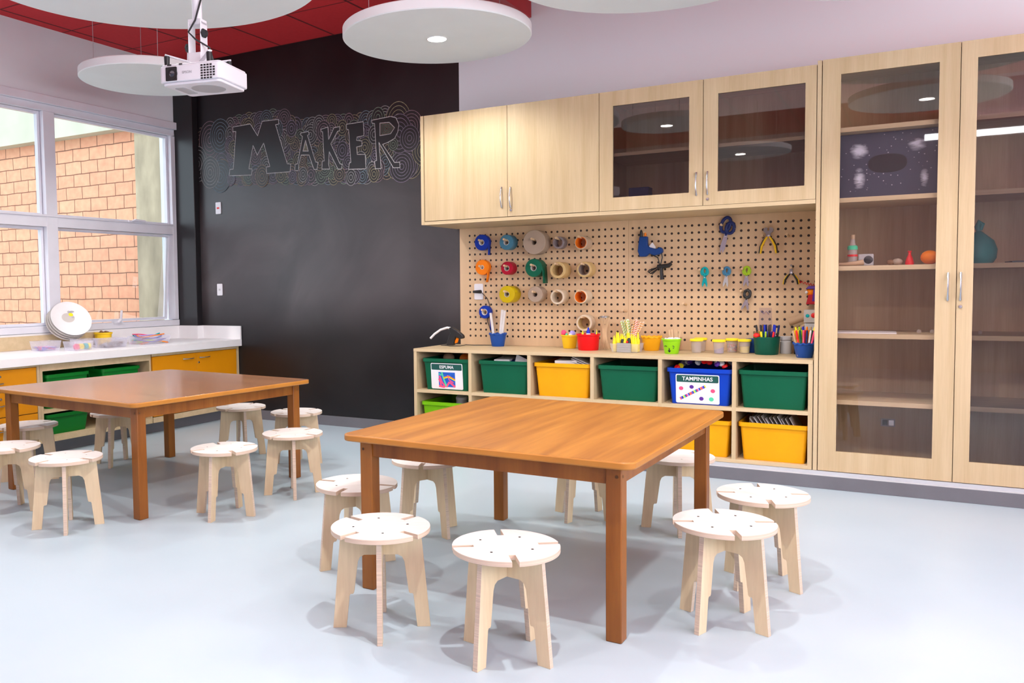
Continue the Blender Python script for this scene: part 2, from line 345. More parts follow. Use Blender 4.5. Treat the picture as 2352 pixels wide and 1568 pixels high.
def text(name, s, size, m, parent, loc, rot, bold=.0, depth=.0005, label=None):
    c = D.curves.new(name + '_c', 'FONT'); c.body = s; c.size = size; c.align_x = 'CENTER'; c.align_y = 'CENTER'; c.offset = bold; c.extrude = depth
    t = D.objects.new(name + '_t', c); COL.objects.link(t)
    bpy.context.view_layer.update()
    me = D.meshes.new_from_object(t.evaluated_get(bpy.context.evaluated_depsgraph_get()))
    D.objects.remove(t)
    me.materials.clear(); me.materials.append(M[m])
    o = D.objects.new(name, me); COL.objects.link(o); o.parent = parent
    o.location = Vector(loc) - ORG.get(parent.name, Vector()); o.rotation_euler = rot
    return o

# ------------------------------------------------------------------ room shell
XR, YF, H = 9.6, -8.8, 3.508
struct(MB().box(-.2, XR + .2, YF - .2, .2, -.12, 0), 'floor', 'floor', smooth=False)
struct(MB().box(-.2, XR + .2, YF - .2, .2, H, H + .1), 'ceiling', 'ceiling', smooth=False)
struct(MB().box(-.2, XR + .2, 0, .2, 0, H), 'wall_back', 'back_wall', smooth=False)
struct(MB().box(XR, XR + .2, YF, 0, 0, H), 'wall_right', 'lilac', smooth=False)
M['mauve'] = mat('dusky_mauve_paint', (.50, .43, .47), .8, .2, var=.05)
M['rose'] = mat('rose_reflector_paint', (.62, .30, .42), .75, .2, var=.03)
struct(MB().box(0, XR, YF - .2, YF, 0, H), 'wall_front', 'mauve', smooth=False)
struct(MB().box(6.9, XR, YF, -6.2, 3.42, H), 'pink_reflector', 'rose', smooth=False)  # invented rose box behind the camera, added for a pink reflection in the glass
WY0, WZ0, WZ1 = -4.45, .905, 2.93
w = MB(); w.box(-.2, 0, YF, 0, 0, WZ0); w.box(-.2, 0, YF, 0, WZ1, H); w.box(-.2, 0, -.075, 0, WZ0, WZ1); w.box(-.2, 0, YF, WY0, WZ0, WZ1)
struct(w, 'wall_left', 'lilac', smooth=False)
struct(MB().box(.001, .262, -.073, -.001, 0, H - .001), 'column', 'black_paint', bevel=.004)
struct(MB().box(.80, 3.05, -.012, -.001, 0, .09), 'baseboard_back', 'grey_base')
t = MB(); t.box(3.09, 9.5, -.622, -.002, .001, .0795, 0); t.box(3.09, 9.5, -.622, -.002, .0795, .081, 1); t.box(3.1, 9.5, -.586, -.004, .081, .101, 1)
struct(t, 'trim_1', ['grey_base', 'ledge'])
struct(MB().box(.002, .65, -4.4, -.08, .001, .10), 'trim_2', 'grey_base')
b = MB(); b.box(3.70, 3.85, -1.0, -.02, 3.335, 3.36); b.box(3.825, 3.85, -1.0, -.02, 3.36, 3.507); b.box(3.70, 3.825, -1.0, -.02, 3.47, 3.507); b.lathe([(0, -.026), (.016, -.022), (.016, -.019)], (3.78, 0, 3.42), 12, 'y')
struct(b, 'beam', 'red_steel')

# window: structure with its parts
win = thing('window_1', 'white steel window of six lights looking onto a brick wall', None, (0, 0, 0), kind='structure')
f = MB(); f.box(-.09, .045, WY0, -.035, 2.858, 2.93); f.box(-.09, .012, WY0, -.076, 2.80, 2.858); f.box(-.09, .012, -.125, -.076, .965, 2.80); f.box(-.09, .02, WY0, -.076, WZ0, .962); f.box(-.09, .012, WY0, WY0 + .06, .962, 2.80)
f.build('window_frame', 'frame_white', win, bevel=.004)
for y in (-1.50, -2.93): MB().box(-.09, .015, y - .055, y + .055, .962, 2.80).build('mullion', 'frame_white', win, bevel=.004)
f = MB(); f.box(-.09, .010, WY0, -.12, 1.815, 1.905); f.box(-.05, .022, WY0, -.12, 1.90, 1.918); f.build('rail', 'frame_white', win, bevel=.003)
for (y0, y1) in ((-1.445, -.125), (-2.875, -1.555), (-4.39, -2.985)):
    for k, (z0, z1) in enumerate(((.962, 1.815), (1.905, 2.80))):
        s = MB(); bw = .026; i0 = 0
        s.box(-.075, -.035, y0 + .004, y1 - .004, z0 + .004, z0 + bw); s.box(-.075, -.035, y0 + .004, y1 - .004, z1 - bw, z1 - .004); s.box(-.075, -.035, y0 + .004, y0 + bw, z0 + bw, z1 - bw); s.box(-.075, -.035, y1 - bw, y1 - .004, z0 + bw, z1 - bw)
        g = MB(); g.face([(-.055, y0 + bw, z0 + bw), (-.055, y1 - bw, z0 + bw), (-.055, y1 - bw, z1 - bw), (-.055, y0 + bw, z1 - bw)])
        if k == 0 and y1 > -.2:
            R = Matrix.Translation((-.05, 0, z1)) @ Matrix.Rotation(.075, 4, 'Y') @ Matrix.Translation((.05, 0, -z1)); s.xform(R); g.xform(R)
        so = s.build('sash', 'frame_white', win)
        g.build('glass_pane', 'win_glass', so, smooth=False)
for (y, z) in ((-.65, 1.918), (-2.2, 1.918)):
    h = MB(); h.box(.012, .03, y - .035, y + .035, z - .012, z + .006); h.tube([(.03, y, z), (.05, y + .02, z + .012), (.05, y + .14, z + .006)], .008); h.build('latch_handle', 'frame_white', win)
h = MB(); h.box(.0, .035, -.90, -.80, .955, .972); h.tube([(.03, -.85, .965), (.045, -.83, .99), (.04, -.815, 1.075)], [.014, .012, .010]); h.build('latch_handle', 'frame_white', win)

# outside
struct(MB().box(-14, -3.42, 2.5, 2.7, -.5, 3.62), 'wall_brick', 'brick', smooth=False)
struct(MB().box(-3.42, -2.6, 2.42, 2.8, -.5, 3.62), 'wall_concrete', 'concrete', smooth=False)
struct(MB().box(-14, -2.4, 2.30, 2.8, 3.62, 5.2), 'beam', 'concrete_lt', smooth=False)
struct(MB().box(-14, -.2, -9, 2.5, -.6, -.5), 'ground', 'ground', smooth=False)

# ------------------------------------------------------------------ ceiling discs and projector
def ceiling_disc(label, x, y, r, z=2.9, light=True, t=.064):
    d = thing('acoustic_ceiling_disc', label, 'ceiling panel', (x, y, z), group='round white panels hung below the red ceiling')
    MB().lathe([(0, z), (r - .006, z), (r, z + .006), (r, z + t - .006), (r - .006, z + t), (0, z + t)], (x, y, 0), 96).build('panel', 'disc', d)
    for k in range(4):
        a = PI / 4 + k * PI / 2 + .2; px, py = x + .78 * r * math.cos(a), y + .78 * r * math.sin(a)
        MB().tube([(px, py, z + t), (px, py, H)], .0022, 6).build('suspension_wire', 'grey_pl', d)
    if light:
        l = MB().lathe([(.062, z - .003), (.070, z - .003), (.070, z + .001), (.062, z + .001)], (x, y, 0), 32, closed=True).build('downlight', 'white', d)
        MB().lathe([(0, z - .0015), (.062, z - .0015)], (x, y, 0), 32).build('lamp_lens', 'lamp', l)
    return d
ceiling_disc('round white ceiling panel with a lit downlight, hanging before the black wall', 3.69, -1.24, .625)
ceiling_disc('smaller round white ceiling panel hanging just behind the projector', 1.235, -1.48, .525, light=False)
ceiling_disc('largest white ceiling disc, cut by the photo top above the projector', 2.955, -3.08, .945)
ceiling_disc('white ceiling disc cut by the photo top, right of the lit panel', 5.275, -1.78, .79)
ceiling_disc('sliver of a white ceiling disc at the photo top above the tall cabinet', 6.48, -1.707, .846, z=2.80)

ceiling_disc('white ceiling disc mirrored in the left door of the tall glazed cupboard', 6.52, -3.90, .64)
ceiling_disc('white ceiling disc mirrored in the left door of the glazed wall cupboard', 4.20, -3.86, .46)
ceiling_disc('white ceiling disc mirrored in the right door of the glazed wall cupboard', 4.50, -6.34, .60)

PJ = (3.66, -3.36, 2.165)
pj = thing('projector', 'white ceiling projector hanging on a white pole in front of the black wall', 'projector', PJ, math.radians(13))
b = MB(); b.prism(rounded(-.155, .155, -.125, .125, .022), .012, .082); b.prism(rounded(-.145, .145, -.115, .115, .02), 0, .012); b.prism(rounded(-.15, .15, -.12, .12, .02), .082, .09)
body = b.build('projector_body', 'white_pl', pj, bevel=.005, local=True)
b = MB(); b.lathe([(0, -.0015), (.075, -.0015), (.08, .002)], (.02, 0, 0), 32); b.prism(rounded(-.12, -.07, -.06, .06, .01), -.002, .001)
b.build('base_plate', 'grey_pl', body, local=True)
b = MB(); b.prism(rounded(-.118, -.062, .016, .076, .004), -.1285, -.124, 'y'); b.build('lens_recess', 'dark', body, local=True)
b = MB(); b.lathe([(.026, -.13), (.026, -.118), (.02, -.118), (.02, -.13)], (-.086, 0, .046), 24, 'y', closed=True); b.lathe([(0, -.131), (.012, -.1295), (.02, -.124)], (-.086, 0, .046), 24, 'y', mi=1)
M['lens'] = mat('lens_coating', (.02, .03, .05), .05, .8, coat=1.)
b.build('lens', ['dark', 'lens'], body, local=True)
g = MB()
for i in range(5):
    for j in range(6):
        if (i == 4 and j in (0, 5)): continue
        g.box(.058 + i * .015, .068 + i * .015, -.1265, -.1245, .012 + j * .0112, .019 + j * .0112)
g.build('vent_grille', 'dark', body, local=True)
t_ = text('brand_lettering', 'EPSON', .016, 'grey_pl', pj, (0, 0, 0), (PI / 2, 0, 0)); t_.location = (-.012, -.1258, .048)
g = MB(); g.box(-.11, -.09, -.127, -.124, .083, .088); g.box(-.05, -.035, -.127, -.124, .083, .088); g.build('focus_slot', 'dark', body, local=True)
for sx, sy in ((-1, -1), (1, -1), (-1, 1), (1, 1)):
    b = MB(); b.tube([(0.02, 0, .112), (.02 + sx * .06, sy * .045, .128), (.02 + sx * .115, sy * .09, .142)], [.012, .010, .011], flat=.45); b.build('bracket_arm', 'white_pl', pj, local=True)
    b = MB(); b.lathe([(0, .09), (.011, .09), (.012, .11), (.013, .136), (0, .136)], (.02 + sx * .108, sy * .085, 0), 14); b.build('bracket_foot', 'dark', pj, local=True)
b = MB(); b.box(-.012, .052, -.03, .03, .112, .16); b.box(-.014, -.008, -.028, .028, .14, .30); b.box(.048, .054, -.028, .028, .14, .30); b.box(-.014, .054, -.026, .026, .285, .31)
b.build('tilt_joint', 'white_pl', pj, local=True, bevel=.003)
for x, z in ((.062, .245), (-.022, .185)):
    k = MB(); k.lathe([(0, -.012), (.02, -.008), (.022, .0), (.014, .012), (0, .014)], (x, -.012, z), 6, 'x'); k.build('tilt_knob', 'dark', pj, local=True)
MB().tube([(.02, 0, .30), (.02, 0, H - PJ[2])], .022, 20).build('pole', 'white_pl', pj, local=True)
b = MB(); b.tube([(.047, -.01, 1.0), (.047, -.01, .5), (.05, -.012, .4), (.03, -.034, .3), (-.005, -.036, .25), (.03, -.035, .215), (.085, -.01, .18), (.09, .03, .1)], .0042, 8); b.build('cable', 'dark', pj, local=True)
b = MB(); b.lathe([(.023, .505), (.025, .505), (.025, .51), (.023, .51)], (.02, 0, 0), 16, closed=True); b.tube([(.03, -.024, .508), (.09, -.03, .495)], .002, 6); b.build('cable_tie', 'dark', pj, local=True)
b = MB(); b.tube([(-.075, .06, .12), (-.07, .06, .2), (-.05, .07, .26), (-.035, .08, .36), (-.03, .08, H - PJ[2])], .004, 8); b.build('video_cable', 'white_pl', pj, local=True)

for ch in list(pj.children):
    if ch.name.startswith(('bracket', 'tilt', 'pole', 'cable', 'video')): ch.location.x -= .05

# ------------------------------------------------------------------ cabinets along the back wall
FY = -.58
def handle(x, y, z, parent, vert=True, ln=.145, out=(0, -1)):
    # bowed bar handle; out = outward direction in plan
    pts = []
    for k in range(9):
        u = k / 8 - .5; d = .024 * (1 - (2 * u) ** 2) + .004
        if vert: pts.append((x + out[0] * d, y + out[1] * d, z + u * ln))
        else: pts.append((x + out[0] * d, y + u * ln, z))
    h = MB().tube(pts, [.0065, .006, .005, .0045, .0045, .0045, .005, .006, .0065], 10)
    return h.build('handle', 'steel', parent)
def lock(x, y, z, parent, axis='y', sgn=-1):
    return MB().lathe([(0, sgn * .009), (.008, sgn * .008), (.011, 0)], (x, y, z), 16, axis).build('lock', 'steel', parent)
def glazed_door(parent, x0, x1, z0, z1, gx0, gx1, gz0, gz1, hx, hz, lk=None, ln=.145):
    t = .02; y0, y1 = FY, FY + t
    f = MB(); f.box(x0, gx0, y0, y1, z0, z1); f.box(gx1, x1, y0, y1, z0, z1); f.box(gx0, gx1, y0, y1, z0, gz0); f.box(gx0, gx1, y0, y1, gz1, z1)
    d = f.build('door', 'beech', parent)
    g = MB(); g.face([(gx0, y0 + .010, gz0), (gx1, y0 + .010, gz0), (gx1, y0 + .010, gz1), (gx0, y0 + .010, gz1)]); g.build('glass_pane', 'cab_glass', d, smooth=False)
    handle(hx, y0, hz, d, ln=ln)
    if lk: lock(hx + .001, y0, lk, d)
    return d
def solid_door(parent, x0, x1, z0, z1, hx, hz, lk=None):
    d = MB().box(x0, x1, FY, FY + .02, z0, z1).build('door', 'beech', parent, bevel=.001)
    handle(hx, FY, hz, d)
    if lk: lock(hx + .002, FY, lk, d)
UB, UT = 1.733, 2.560
# wall cupboard with solid doors
c = thing('wall_cupboard', 'beech wall cupboard with two solid doors, left end of the upper row', 'cabinet', (3.87, -.29, UB))
p = MB(); p.box(3.167, 3.192, FY, -.003, UB, UT); p.build('side_panel', 'beech', c)
p = MB(); p.box(4.562, 4.5795, FY + .022, -.003, UB + .026, UT - .02); p.build('side_panel', 'beech', c)
p = MB(); p.box(3.192, 4.5795, FY + .002, -.003, UB, UB + .024); p.build('bottom_panel', 'beech_h', c)
p = MB(); p.box(3.192, 4.5795, FY + .022, -.003, UT - .02, UT); p.build('top_panel', 'beech_h', c)
p = MB(); p.box(3.192, 4.562, -.02, -.003, UB + .024, UT - .02); p.build('back_panel', 'beech', c)
solid_door(c, 3.200, 3.891, UB + .028, UT, 3.848, 1.902); solid_door(c, 3.894, 4.578, UB + .028, UT, 3.919, 1.897, 1.806)
# wall cupboard with glazed doors
c = thing('glazed_wall_cupboard', 'beech wall cupboard with two glazed doors, right of the solid doors', 'cabinet', (5.26, -.29, UB))
p = MB(); p.box(4.5805, 4.60, FY + .022, -.003, UB + .026, UT - .02); p.build('side_panel', 'beech', c)
p = MB(); p.box(5.915, 5.933, FY + .022, -.003, UB + .026, UT - .02); p.build('side_panel', 'beech', c)
p = MB(); p.box(4.5805, 5.933, FY + .002, -.003, UB, UB + .024); p.build('bottom_panel', 'beech_h', c)
p = MB(); p.box(4.5805, 5.933, FY + .022, -.003, UT - .02, UT); p.build('top_panel', 'beech_h', c)
p = MB(); p.box(4.60, 5.915, -.02, -.003, UB + .024, UT - .02); p.build('back_panel', 'beech', c)
p = MB(); p.box(4.602, 5.913, -.54, -.022, 2.128, 2.150); p.build('shelf', 'beech_h', c)
glazed_door(c, 4.582, 5.268, UB + .026, UT, 4.676, 5.182, 1.847, 2.462, 5.230, 1.899)
glazed_door(c, 5.272, 5.932, UB + .026, UT, 5.361, 5.870, 1.844, 2.461, 5.299, 1.900, 1.798)
h = MB(); h.box(4.603, 4.66, -.555, -.50, 1.98, 2.03); h.box(4.603, 4.63, -.55, -.52, 2.0, 2.014); h.build('hinge', 'steel', c)
# tall cupboard
TX0, TX1, TB, TT = 5.935, 7.40, .103, 2.582
c = thing('tall_glazed_cupboard', 'tall beech cupboard with two long glazed doors and inner shelves', 'cabinet', (6.66, -.29, TB))
MB().box(TX0 + .001, TX0 + .024, FY, -.003, TB, TT).build('side_panel', 'beech', c)
MB().box(TX1 - .024, TX1, FY, -.003, TB, TT).build('side_panel', 'beech', c)
MB().box(TX0 + .024, TX1 - .024, FY + .022, -.003, TT - .025, TT).build('top_panel', 'beech_h', c)
MB().box(TX0 + .024, TX1 - .024, FY + .022, -.003, TB, TB + .025).build('bottom_panel', 'beech_h', c)
MB().box(TX0 + .024, TX1 - .024, -.022, -.003, TB + .025, TT - .025).build('back_panel', 'beech', c)
MB().box(6.650, 6.672, FY + .03, -.022, TB + .025, TT - .025).build('centre_divider', 'beech', c)
SH = (2.175, 1.758, 1.351, .943, .540)
for z in SH:
    for x0, x1 in ((TX0 + .026, 6.648), (6.674, TX1 - .026)):
        MB().box(x0, x1, -.545, -.024, z - .027, z).build('shelf', 'beech_h', c)
glazed_door(c, 5.964, 6.663, TB + .002, TT, 6.063, 6.563, .228, 2.486, 6.624, 1.221, ln=.155)
glazed_door(c, 6.667, TX1 - .002, TB + .002, TT, 6.744, 7.25, .227, 2.486, 6.685, 1.222, 1.108, ln=.155)
o = MB().box(6.285, 6.365, -.030, -.023, .318, .368); o.box(6.293, 6.322, -.033, -.029, .326, .36, 1); o.box(6.33, 6.358, -.033, -.029, .326, .36, 2); o.build('power_outlet', ['grey_pl', 'dark', 'steel'], c)
# low shelf unit
CX0, CX1, CT = 3.080, 5.952, .779
u = thing('low_shelf_unit', 'long low beech shelf unit with cubbies full of coloured bins', 'shelf unit', (4.5, -.29, .103))
MB().box(CX0, 5.930, FY, -.003, CT - .024, CT).build('top_panel', 'beech_h', u, bevel=.001)
for x0 in (CX0 + .001, 5.929 - .024 + .0):
    MB().box(x0, x0 + .026, FY + .001, -.003, .103, CT - .0245).build('side_panel', 'beech', u)
DV = (3.560, 4.040, 4.514, 4.985, 5.458)
for x in DV: MB().box(x, x + .0255, FY + .001, -.02, .126, CT - .0245).build('divider', 'beech', u)
MB().box(CX0 + .027, 5.905, FY + .002, -.02, .437, .4605).build('middle_shelf', 'beech_h', u)
MB().box(CX0 + .027, 5.905, FY + .001, -.003, .103, .1255).build('base_panel', 'beech_h', u)
MB().box(CX0 + .027, 5.905, -.018, -.003, .1255, CT - .025).build('back_panel', 'beech', u)

# ------------------------------------------------------------------ bins
def bin_parts(w, d, h, root_name, m, label, group=None, loc=(0, 0, 0), rotz=0.):
    # front faces -y in local space; base at z = 0
    t = thing(root_name, label, 'storage bin', loc, rotz, group)
    bw, bd = w * .86, d * .90; s = MB(); r = .018
    def ring(ww, dd, z): return [(x, y, z) for x, y in rounded(-ww / 2, ww / 2, -dd / 2, dd / 2, r, 4)]
    lv = [ring(bw, bd, 0), ring(w * .955, d * .965, h - .03), ring(w * .955 - .008, d * .965 - .008, h - .0), ring(bw - .008, bd - .008, .005)]
    lv[2] = ring(w * .955 - .008, d * .965 - .008, h)
    n = len(lv[0]); i = len(s.v)
    for L_ in (lv[0], ring(w * .955, d * .965, h), lv[2], lv[3]): s.v += L_
    for a in range(3):
        for k in range(n):
            k2 = (k + 1) % n; s.f.append([i + a * n + k, i + a * n + k2, i + (a + 1) * n + k2, i + (a + 1) * n + k]); s.m.append(0)
    s.f.append([i + k for k in range(n)][::-1]); s.m.append(0); s.f.append([i + 3 * n + k for k in range(n)]); s.m.append(0)
    s.build('bin_body', m, t, local=True)
    q = MB(); o_ = rounded(-w / 2, w / 2, -d / 2, d / 2, r + .008, 4); in_ = rounded(-w * .4775 + .001, w * .4775 - .001, -d * .4825 + .001, d * .4825 - .001, r, 4)
    n = len(o_)
    for z in (h - .026, h): q.v += [(x, y, z) for x, y in o_]
    for z in (h - .026, h): q.v += [(x, y, z) for x, y in in_]
    for k in range(n):
        k2 = (k + 1) % n
        q.f += [[k, k2, n + k2, n + k], [2 * n + k, 3 * n + k, 3 * n + k2, 2 * n + k2], [n + k, n + k2, 3 * n + k2, 3 * n + k], [k, 2 * n + k, 2 * n + k2, k2]]; q.m += [0] * 4
    q.build('rim', m, t, local=True)
    for sx in (-1, 1):
        g = MB(); g.taper((sx * w * .46 - .008, sx * w * .46 + .008, -d * .2, d * .2), (sx * w * .488 - .012, sx * w * .488 + .011, -d * .2, d * .2), h - .075, h - .024); g.build('side_grip', m, t, local=True)
    return t
Z2, Z1 = .4615, .1265
BY = -.32
bins = {}
bins['espuma'] = bin_parts(.415, .49, .243, 'storage_bin', 'p_green', 'dark green bin with a label card of foam strips, top left cubby', loc=(3.352, BY, Z2))
bins['b2'] = bin_parts(.412, .49, .242, 'storage_bin', 'p_green', 'dark green bin with white papers sticking out, second cubby of the top row', loc=(3.838, BY, Z2))
bins['b3'] = bin_parts(.430, .49, .240, 'storage_bin', 'p_yellow', 'yellow bin with papers inside, top row between two green bins', loc=(4.296, BY, Z2))
bins['b4'] = bin_parts(.427, .49, .239, 'storage_bin', 'p_green', 'plain dark green bin between the yellow bin and the blue bin', loc=(4.772, BY, Z2))
bins['b5'] = bin_parts(.423, .49, .238, 'storage_bin', 'p_blue', 'blue bin labelled for bottle caps, heaped with loose caps', loc=(5.248, BY, Z2))
bins['b6'] = bin_parts(.418, .49, .240, 'storage_bin', 'p_green', 'plain dark green bin in the top right cubby above the yellow bin', loc=(5.700, BY, Z2))
bins['lime'] = bin_parts(.425, .49, .240, 'storage_bin', 'p_lime', 'lime green bin in the bottom left cubby, half hidden by the table', loc=(3.345, BY, Z1))
bins['b11'] = bin_parts(.418, .49, .238, 'storage_bin', 'p_yellow', 'yellow bin in the bottom row seen behind the table corner', loc=(5.244, BY, Z1))
bins['b12'] = bin_parts(.420, .49, .240, 'storage_bin', 'p_yellow', 'yellow bin full of papers in the bottom right cubby', loc=(5.704, BY, Z1))
# label cards on two bins (they follow the sloping front)
def card(t, x0, x1, z0, z1, word, size, art):
    loc = ORG[t.name]; tilt = math.radians(4.2)
    yb = -.49 * .90 / 2 - .0015
    e = D.objects.new('label_card', None)
    k = MB(); cx = (x0 + x1) / 2 - loc.x; w_ = (x1 - x0) / 2; hz = z1 - z0
    k.prism([(a + cx, c_) for a, c_ in rounded(-w_, w_, 0, hz, .010, 4)], -.0012, 0, 'y')
    R = Matrix.Translation((0, yb - (z0 - loc.z) * math.tan(tilt) - .0014, z0 - loc.z)) @ Matrix.Rotation(tilt, 4, 'X')
    o = k.xform(R).build('label_card', 'paper', t, local=True)
    D.objects.remove(e)
    hb = MB(); hb.prism([(a + cx, c_) for a, c_ in rounded(-w_ + .006, w_ - .006, hz - .052, hz - .006, .007, 4)], -.0018, -.0010, 'y'); hb.xform(R); hb.build('header_band', M['hdr'], o, local=True)
    tx = text('lettering', word, size, 'paper', o, (0, 0, 0), (0, 0, 0), bold=size * .018)
    tx.matrix_basis = R @ Matrix.Translation((cx, -.0021, hz - .030)) @ Matrix.Rotation(PI / 2, 4, 'X')
    tx['label'] = 'white lettering'
    art(o, R, cx, hz)
M['hdr'] = mat('dark_green_print', (.004, .075, .062), .5)
def strip(pts, wd, y):
    k = MB()
    for a, b_ in zip(pts[:-1], pts[1:]):
        dx, dz = b_[0] - a[0], b_[1] - a[1]; l = math.hypot(dx, dz); nx, nz = -dz / l * wd / 2, dx / l * wd / 2
        k.face([(a[0] + nx, y, a[1] + nz), (a[0] - nx, y, a[1] - nz), (b_[0] - nx, y, b_[1] - nz), (b_[0] + nx, y, b_[1] + nz)])
    return k
def art_foam(o, R, cx, hz):
    x0, x1, z0, z1 = cx - .072, cx + .072, .017, .131
    k = MB(); k.face([(x0, -.0018, z0), (x1, -.0018, z0), (x1, -.0018, z1), (x0, -.0018, z1)]); k.xform(R); o2 = k.build('printed_picture', M['pblue'], o, local=True)
    rows = [('pink', [(0, .05), (.3, .02 - .02), (.35, 0)], .016), ('pink', [(.05, .75), (.2, .3), (.42, 0)], .014), ('pink', [(.45, .0), (.65, .35), (.98, .02)], .016), ('mint', [(.2, 1), (.3, .55), (.45, .05)], .014), ('mint', [(.02, .9), (.15, .8), (.25, .85)], .01),
            ('tape_orange', [(.3, .62), (.62, .74), (1, .5)], .010), ('sun_yellow', [(.32, .58), (.6, .68), (1, .45)], .006), ('pink', [(.55, .8), (.63, .5), (.9, .3)], .008), ('pink', [(0, .55), (.1, .3), (.15, 0)], .012)]
    for i, (m, pts, wd) in enumerate(rows):
        s = strip([(x0 + a * (x1 - x0), z0 + max(0, c_) * (z1 - z0)) for a, c_ in pts], wd, -.0020 - i * .00003); s.xform(R); s.build('printed_strip', m, o2, local=True)
def art_caps(o, R, cx, hz):
    cols = ['pink', 'violet', 'royal', 'sun_yellow', 'mint', 'purple', 'pink', 'lav', 'royal', 'orange_p']
    k = MB(); n = 24; a = (cx - .112, .028); b_ = (cx + .052, .118)
    for i in range(n):
        u0, u1 = i / n, (i + 1) / n; dx, dz = b_[0] - a[0], b_[1] - a[1]; l = math.hypot(dx, dz); nx, nz = -dz / l * .009, dx / l * .009
        P = lambda u: (a[0] + u * dx, a[1] + u * dz)
        k.face([(P(u0)[0] + nx, -.002, P(u0)[1] + nz), (P(u0)[0] - nx, -.002, P(u0)[1] - nz), (P(u1)[0] - nx, -.002, P(u1)[1] - nz), (P(u1)[0] + nx, -.002, P(u1)[1] + nz)], i % len(cols))
    k.xform(R); k.build('printed_cap_chain', cols, o, local=True)
    for (u, v, m, r, rd) in ((-.105, .098, 'pink', .015, 0), (-.037, .110, 'purple', .014, 1), (.098, .088, 'pink', .015, 0), (.025, .034, 'purple', .015, 0), (.088, .033, 'mint', .016, 0)):
        k = MB(); n = 16 if rd else 8
        k.face([(cx + u + r * math.cos(2 * PI * i / n + .4), -.002, v + r * .9 * math.sin(2 * PI * i / n + .4)) for i in range(n)]); k.xform(R); k.build('printed_cap', m, o, local=True)
M['pblue'] = mat('printed_blue', (.01, .10, .52), .5, var=.2, scale=30)
card(bins['espuma'], 3.222, 3.498, .470, .670, 'ESPUMA', .034, art_foam)
card(bins['b5'], 5.097, 5.376, .468, .661, 'TAMPINHAS', .036, art_caps)
# bin contents
def sheet(name, label, cat, cx, cy, cz, w, d, t, rot, m, group=None):
    o = MB().box(-w / 2, w / 2, -d / 2, d / 2, 0, t).build(name, m, loc=(0, 0, 0)); o.location = (cx, cy, cz); o.rotation_euler = rot
    return tag(o, label, cat, group)
o = MB().prism([(3.895, .64), (4.025, .64), (4.018, .712), (3.925, .752)], -.505, -.502, 'y').build('folded_paper', 'paper', loc=(3.95, -.46, .64)); tag(o, 'white paper corner standing up in the second green bin', 'paper')
sheet('paper_pad', 'flat white pad lying at the left in the second green bin', 'paper', 3.80, -.42, .702, .12, .2, .014, (.05, -.02, .1), 'paper')
sheet('craft_book', 'blue booklet beside the white pad in the second green bin', 'booklet', 3.865, -.36, .690, .06, .18, .014, (.05, .02, 0), 'royal')
sheet('paper_stack', 'stack of white papers lying in the top row yellow bin', 'paper', 4.305, -.42, .700, .16, .22, .024, (.03, -.02, .1), 'paper')
for k in range(3): sheet('paper_sheet', 'white sheet leaning on the right side of the top row yellow bin', 'paper', 4.425, -.42, .700 + .012 * k, .15, .22, .003, (.05, .30 + .05 * k, .04 * k), 'paper', group='leaning sheets in the top row yellow bin')
for k in range(11): sheet('paper_sheet', 'white paper standing in a row in the bottom right yellow bin', 'paper', 5.60 + .023 * k, -.36 + .006 * (k % 3), .318 + .005 * (k % 4), .17, .30, .0022, (0, .98 + .01 * k, 0), 'paper' if k % 3 else 'core', group='papers filed in the bottom right yellow bin')
sheet('paper_sheet', 'single white paper upright at the left of the bottom right yellow bin', 'paper', 5.552, -.44, .30, .03, .004, .09, (0, .1, 0), 'paper')
tag(MB().ball((0, 0, 0), .055, 18, sc=(1, 1, .8)).build('foam_ball', 'orange_p', loc=(0, 0, 0)), 'orange foam piece at the right in the foam bin', 'foam piece').location = (3.452, -.40, .697)
tag(MB().ball((0, 0, 0), .04, 18, sc=(1.2, 1, .9)).build('foam_ball', 'kraft', loc=(0, 0, 0)), 'light orange foam piece at the left in the foam bin', 'foam piece').location = (3.285, -.38, .700)
r_ = MB().lathe([(0, 0), (.045, 0), (.05, .02), (.046, .08), (.05, .1), (.04, .115), (0, .12)], n=20).build('plastic_cup', 'grey_pl', loc=(0, 0, 0)); r_.location = (3.425, -.42, .30); r_.rotation_euler = (.25, .1, 0); tag(r_, 'upturned pale grey cup in the lime green bin', 'cup')
r_ = MB().lathe([(.012, 0), (.03, 0), (.034, .03), (.03, .05), (.012, .05)], n=20, closed=True).build('paper_roll', 'chalkgrey', loc=(0, 0, 0)); r_.location = (3.52, -.43, .335); r_.rotation_euler = (.2, 0, 0); tag(r_, 'small grey roll beside the cup in the lime green bin', 'roll')
cap0 = MB().lathe([(0, .013), (.013, .013), (.0155, .010), (.016, 0), (.0145, 0), (.013, .009), (0, .010)], n=16)
cap_mesh = {}
ccols = ['red_pl', 'paper', 'purple', 'paper', 'kraft', 'dark', 'red_pl', 'orange_p', 'royal', 'chalkgrey', 'sun_yellow', 'paper']
rnd = random.Random(3)
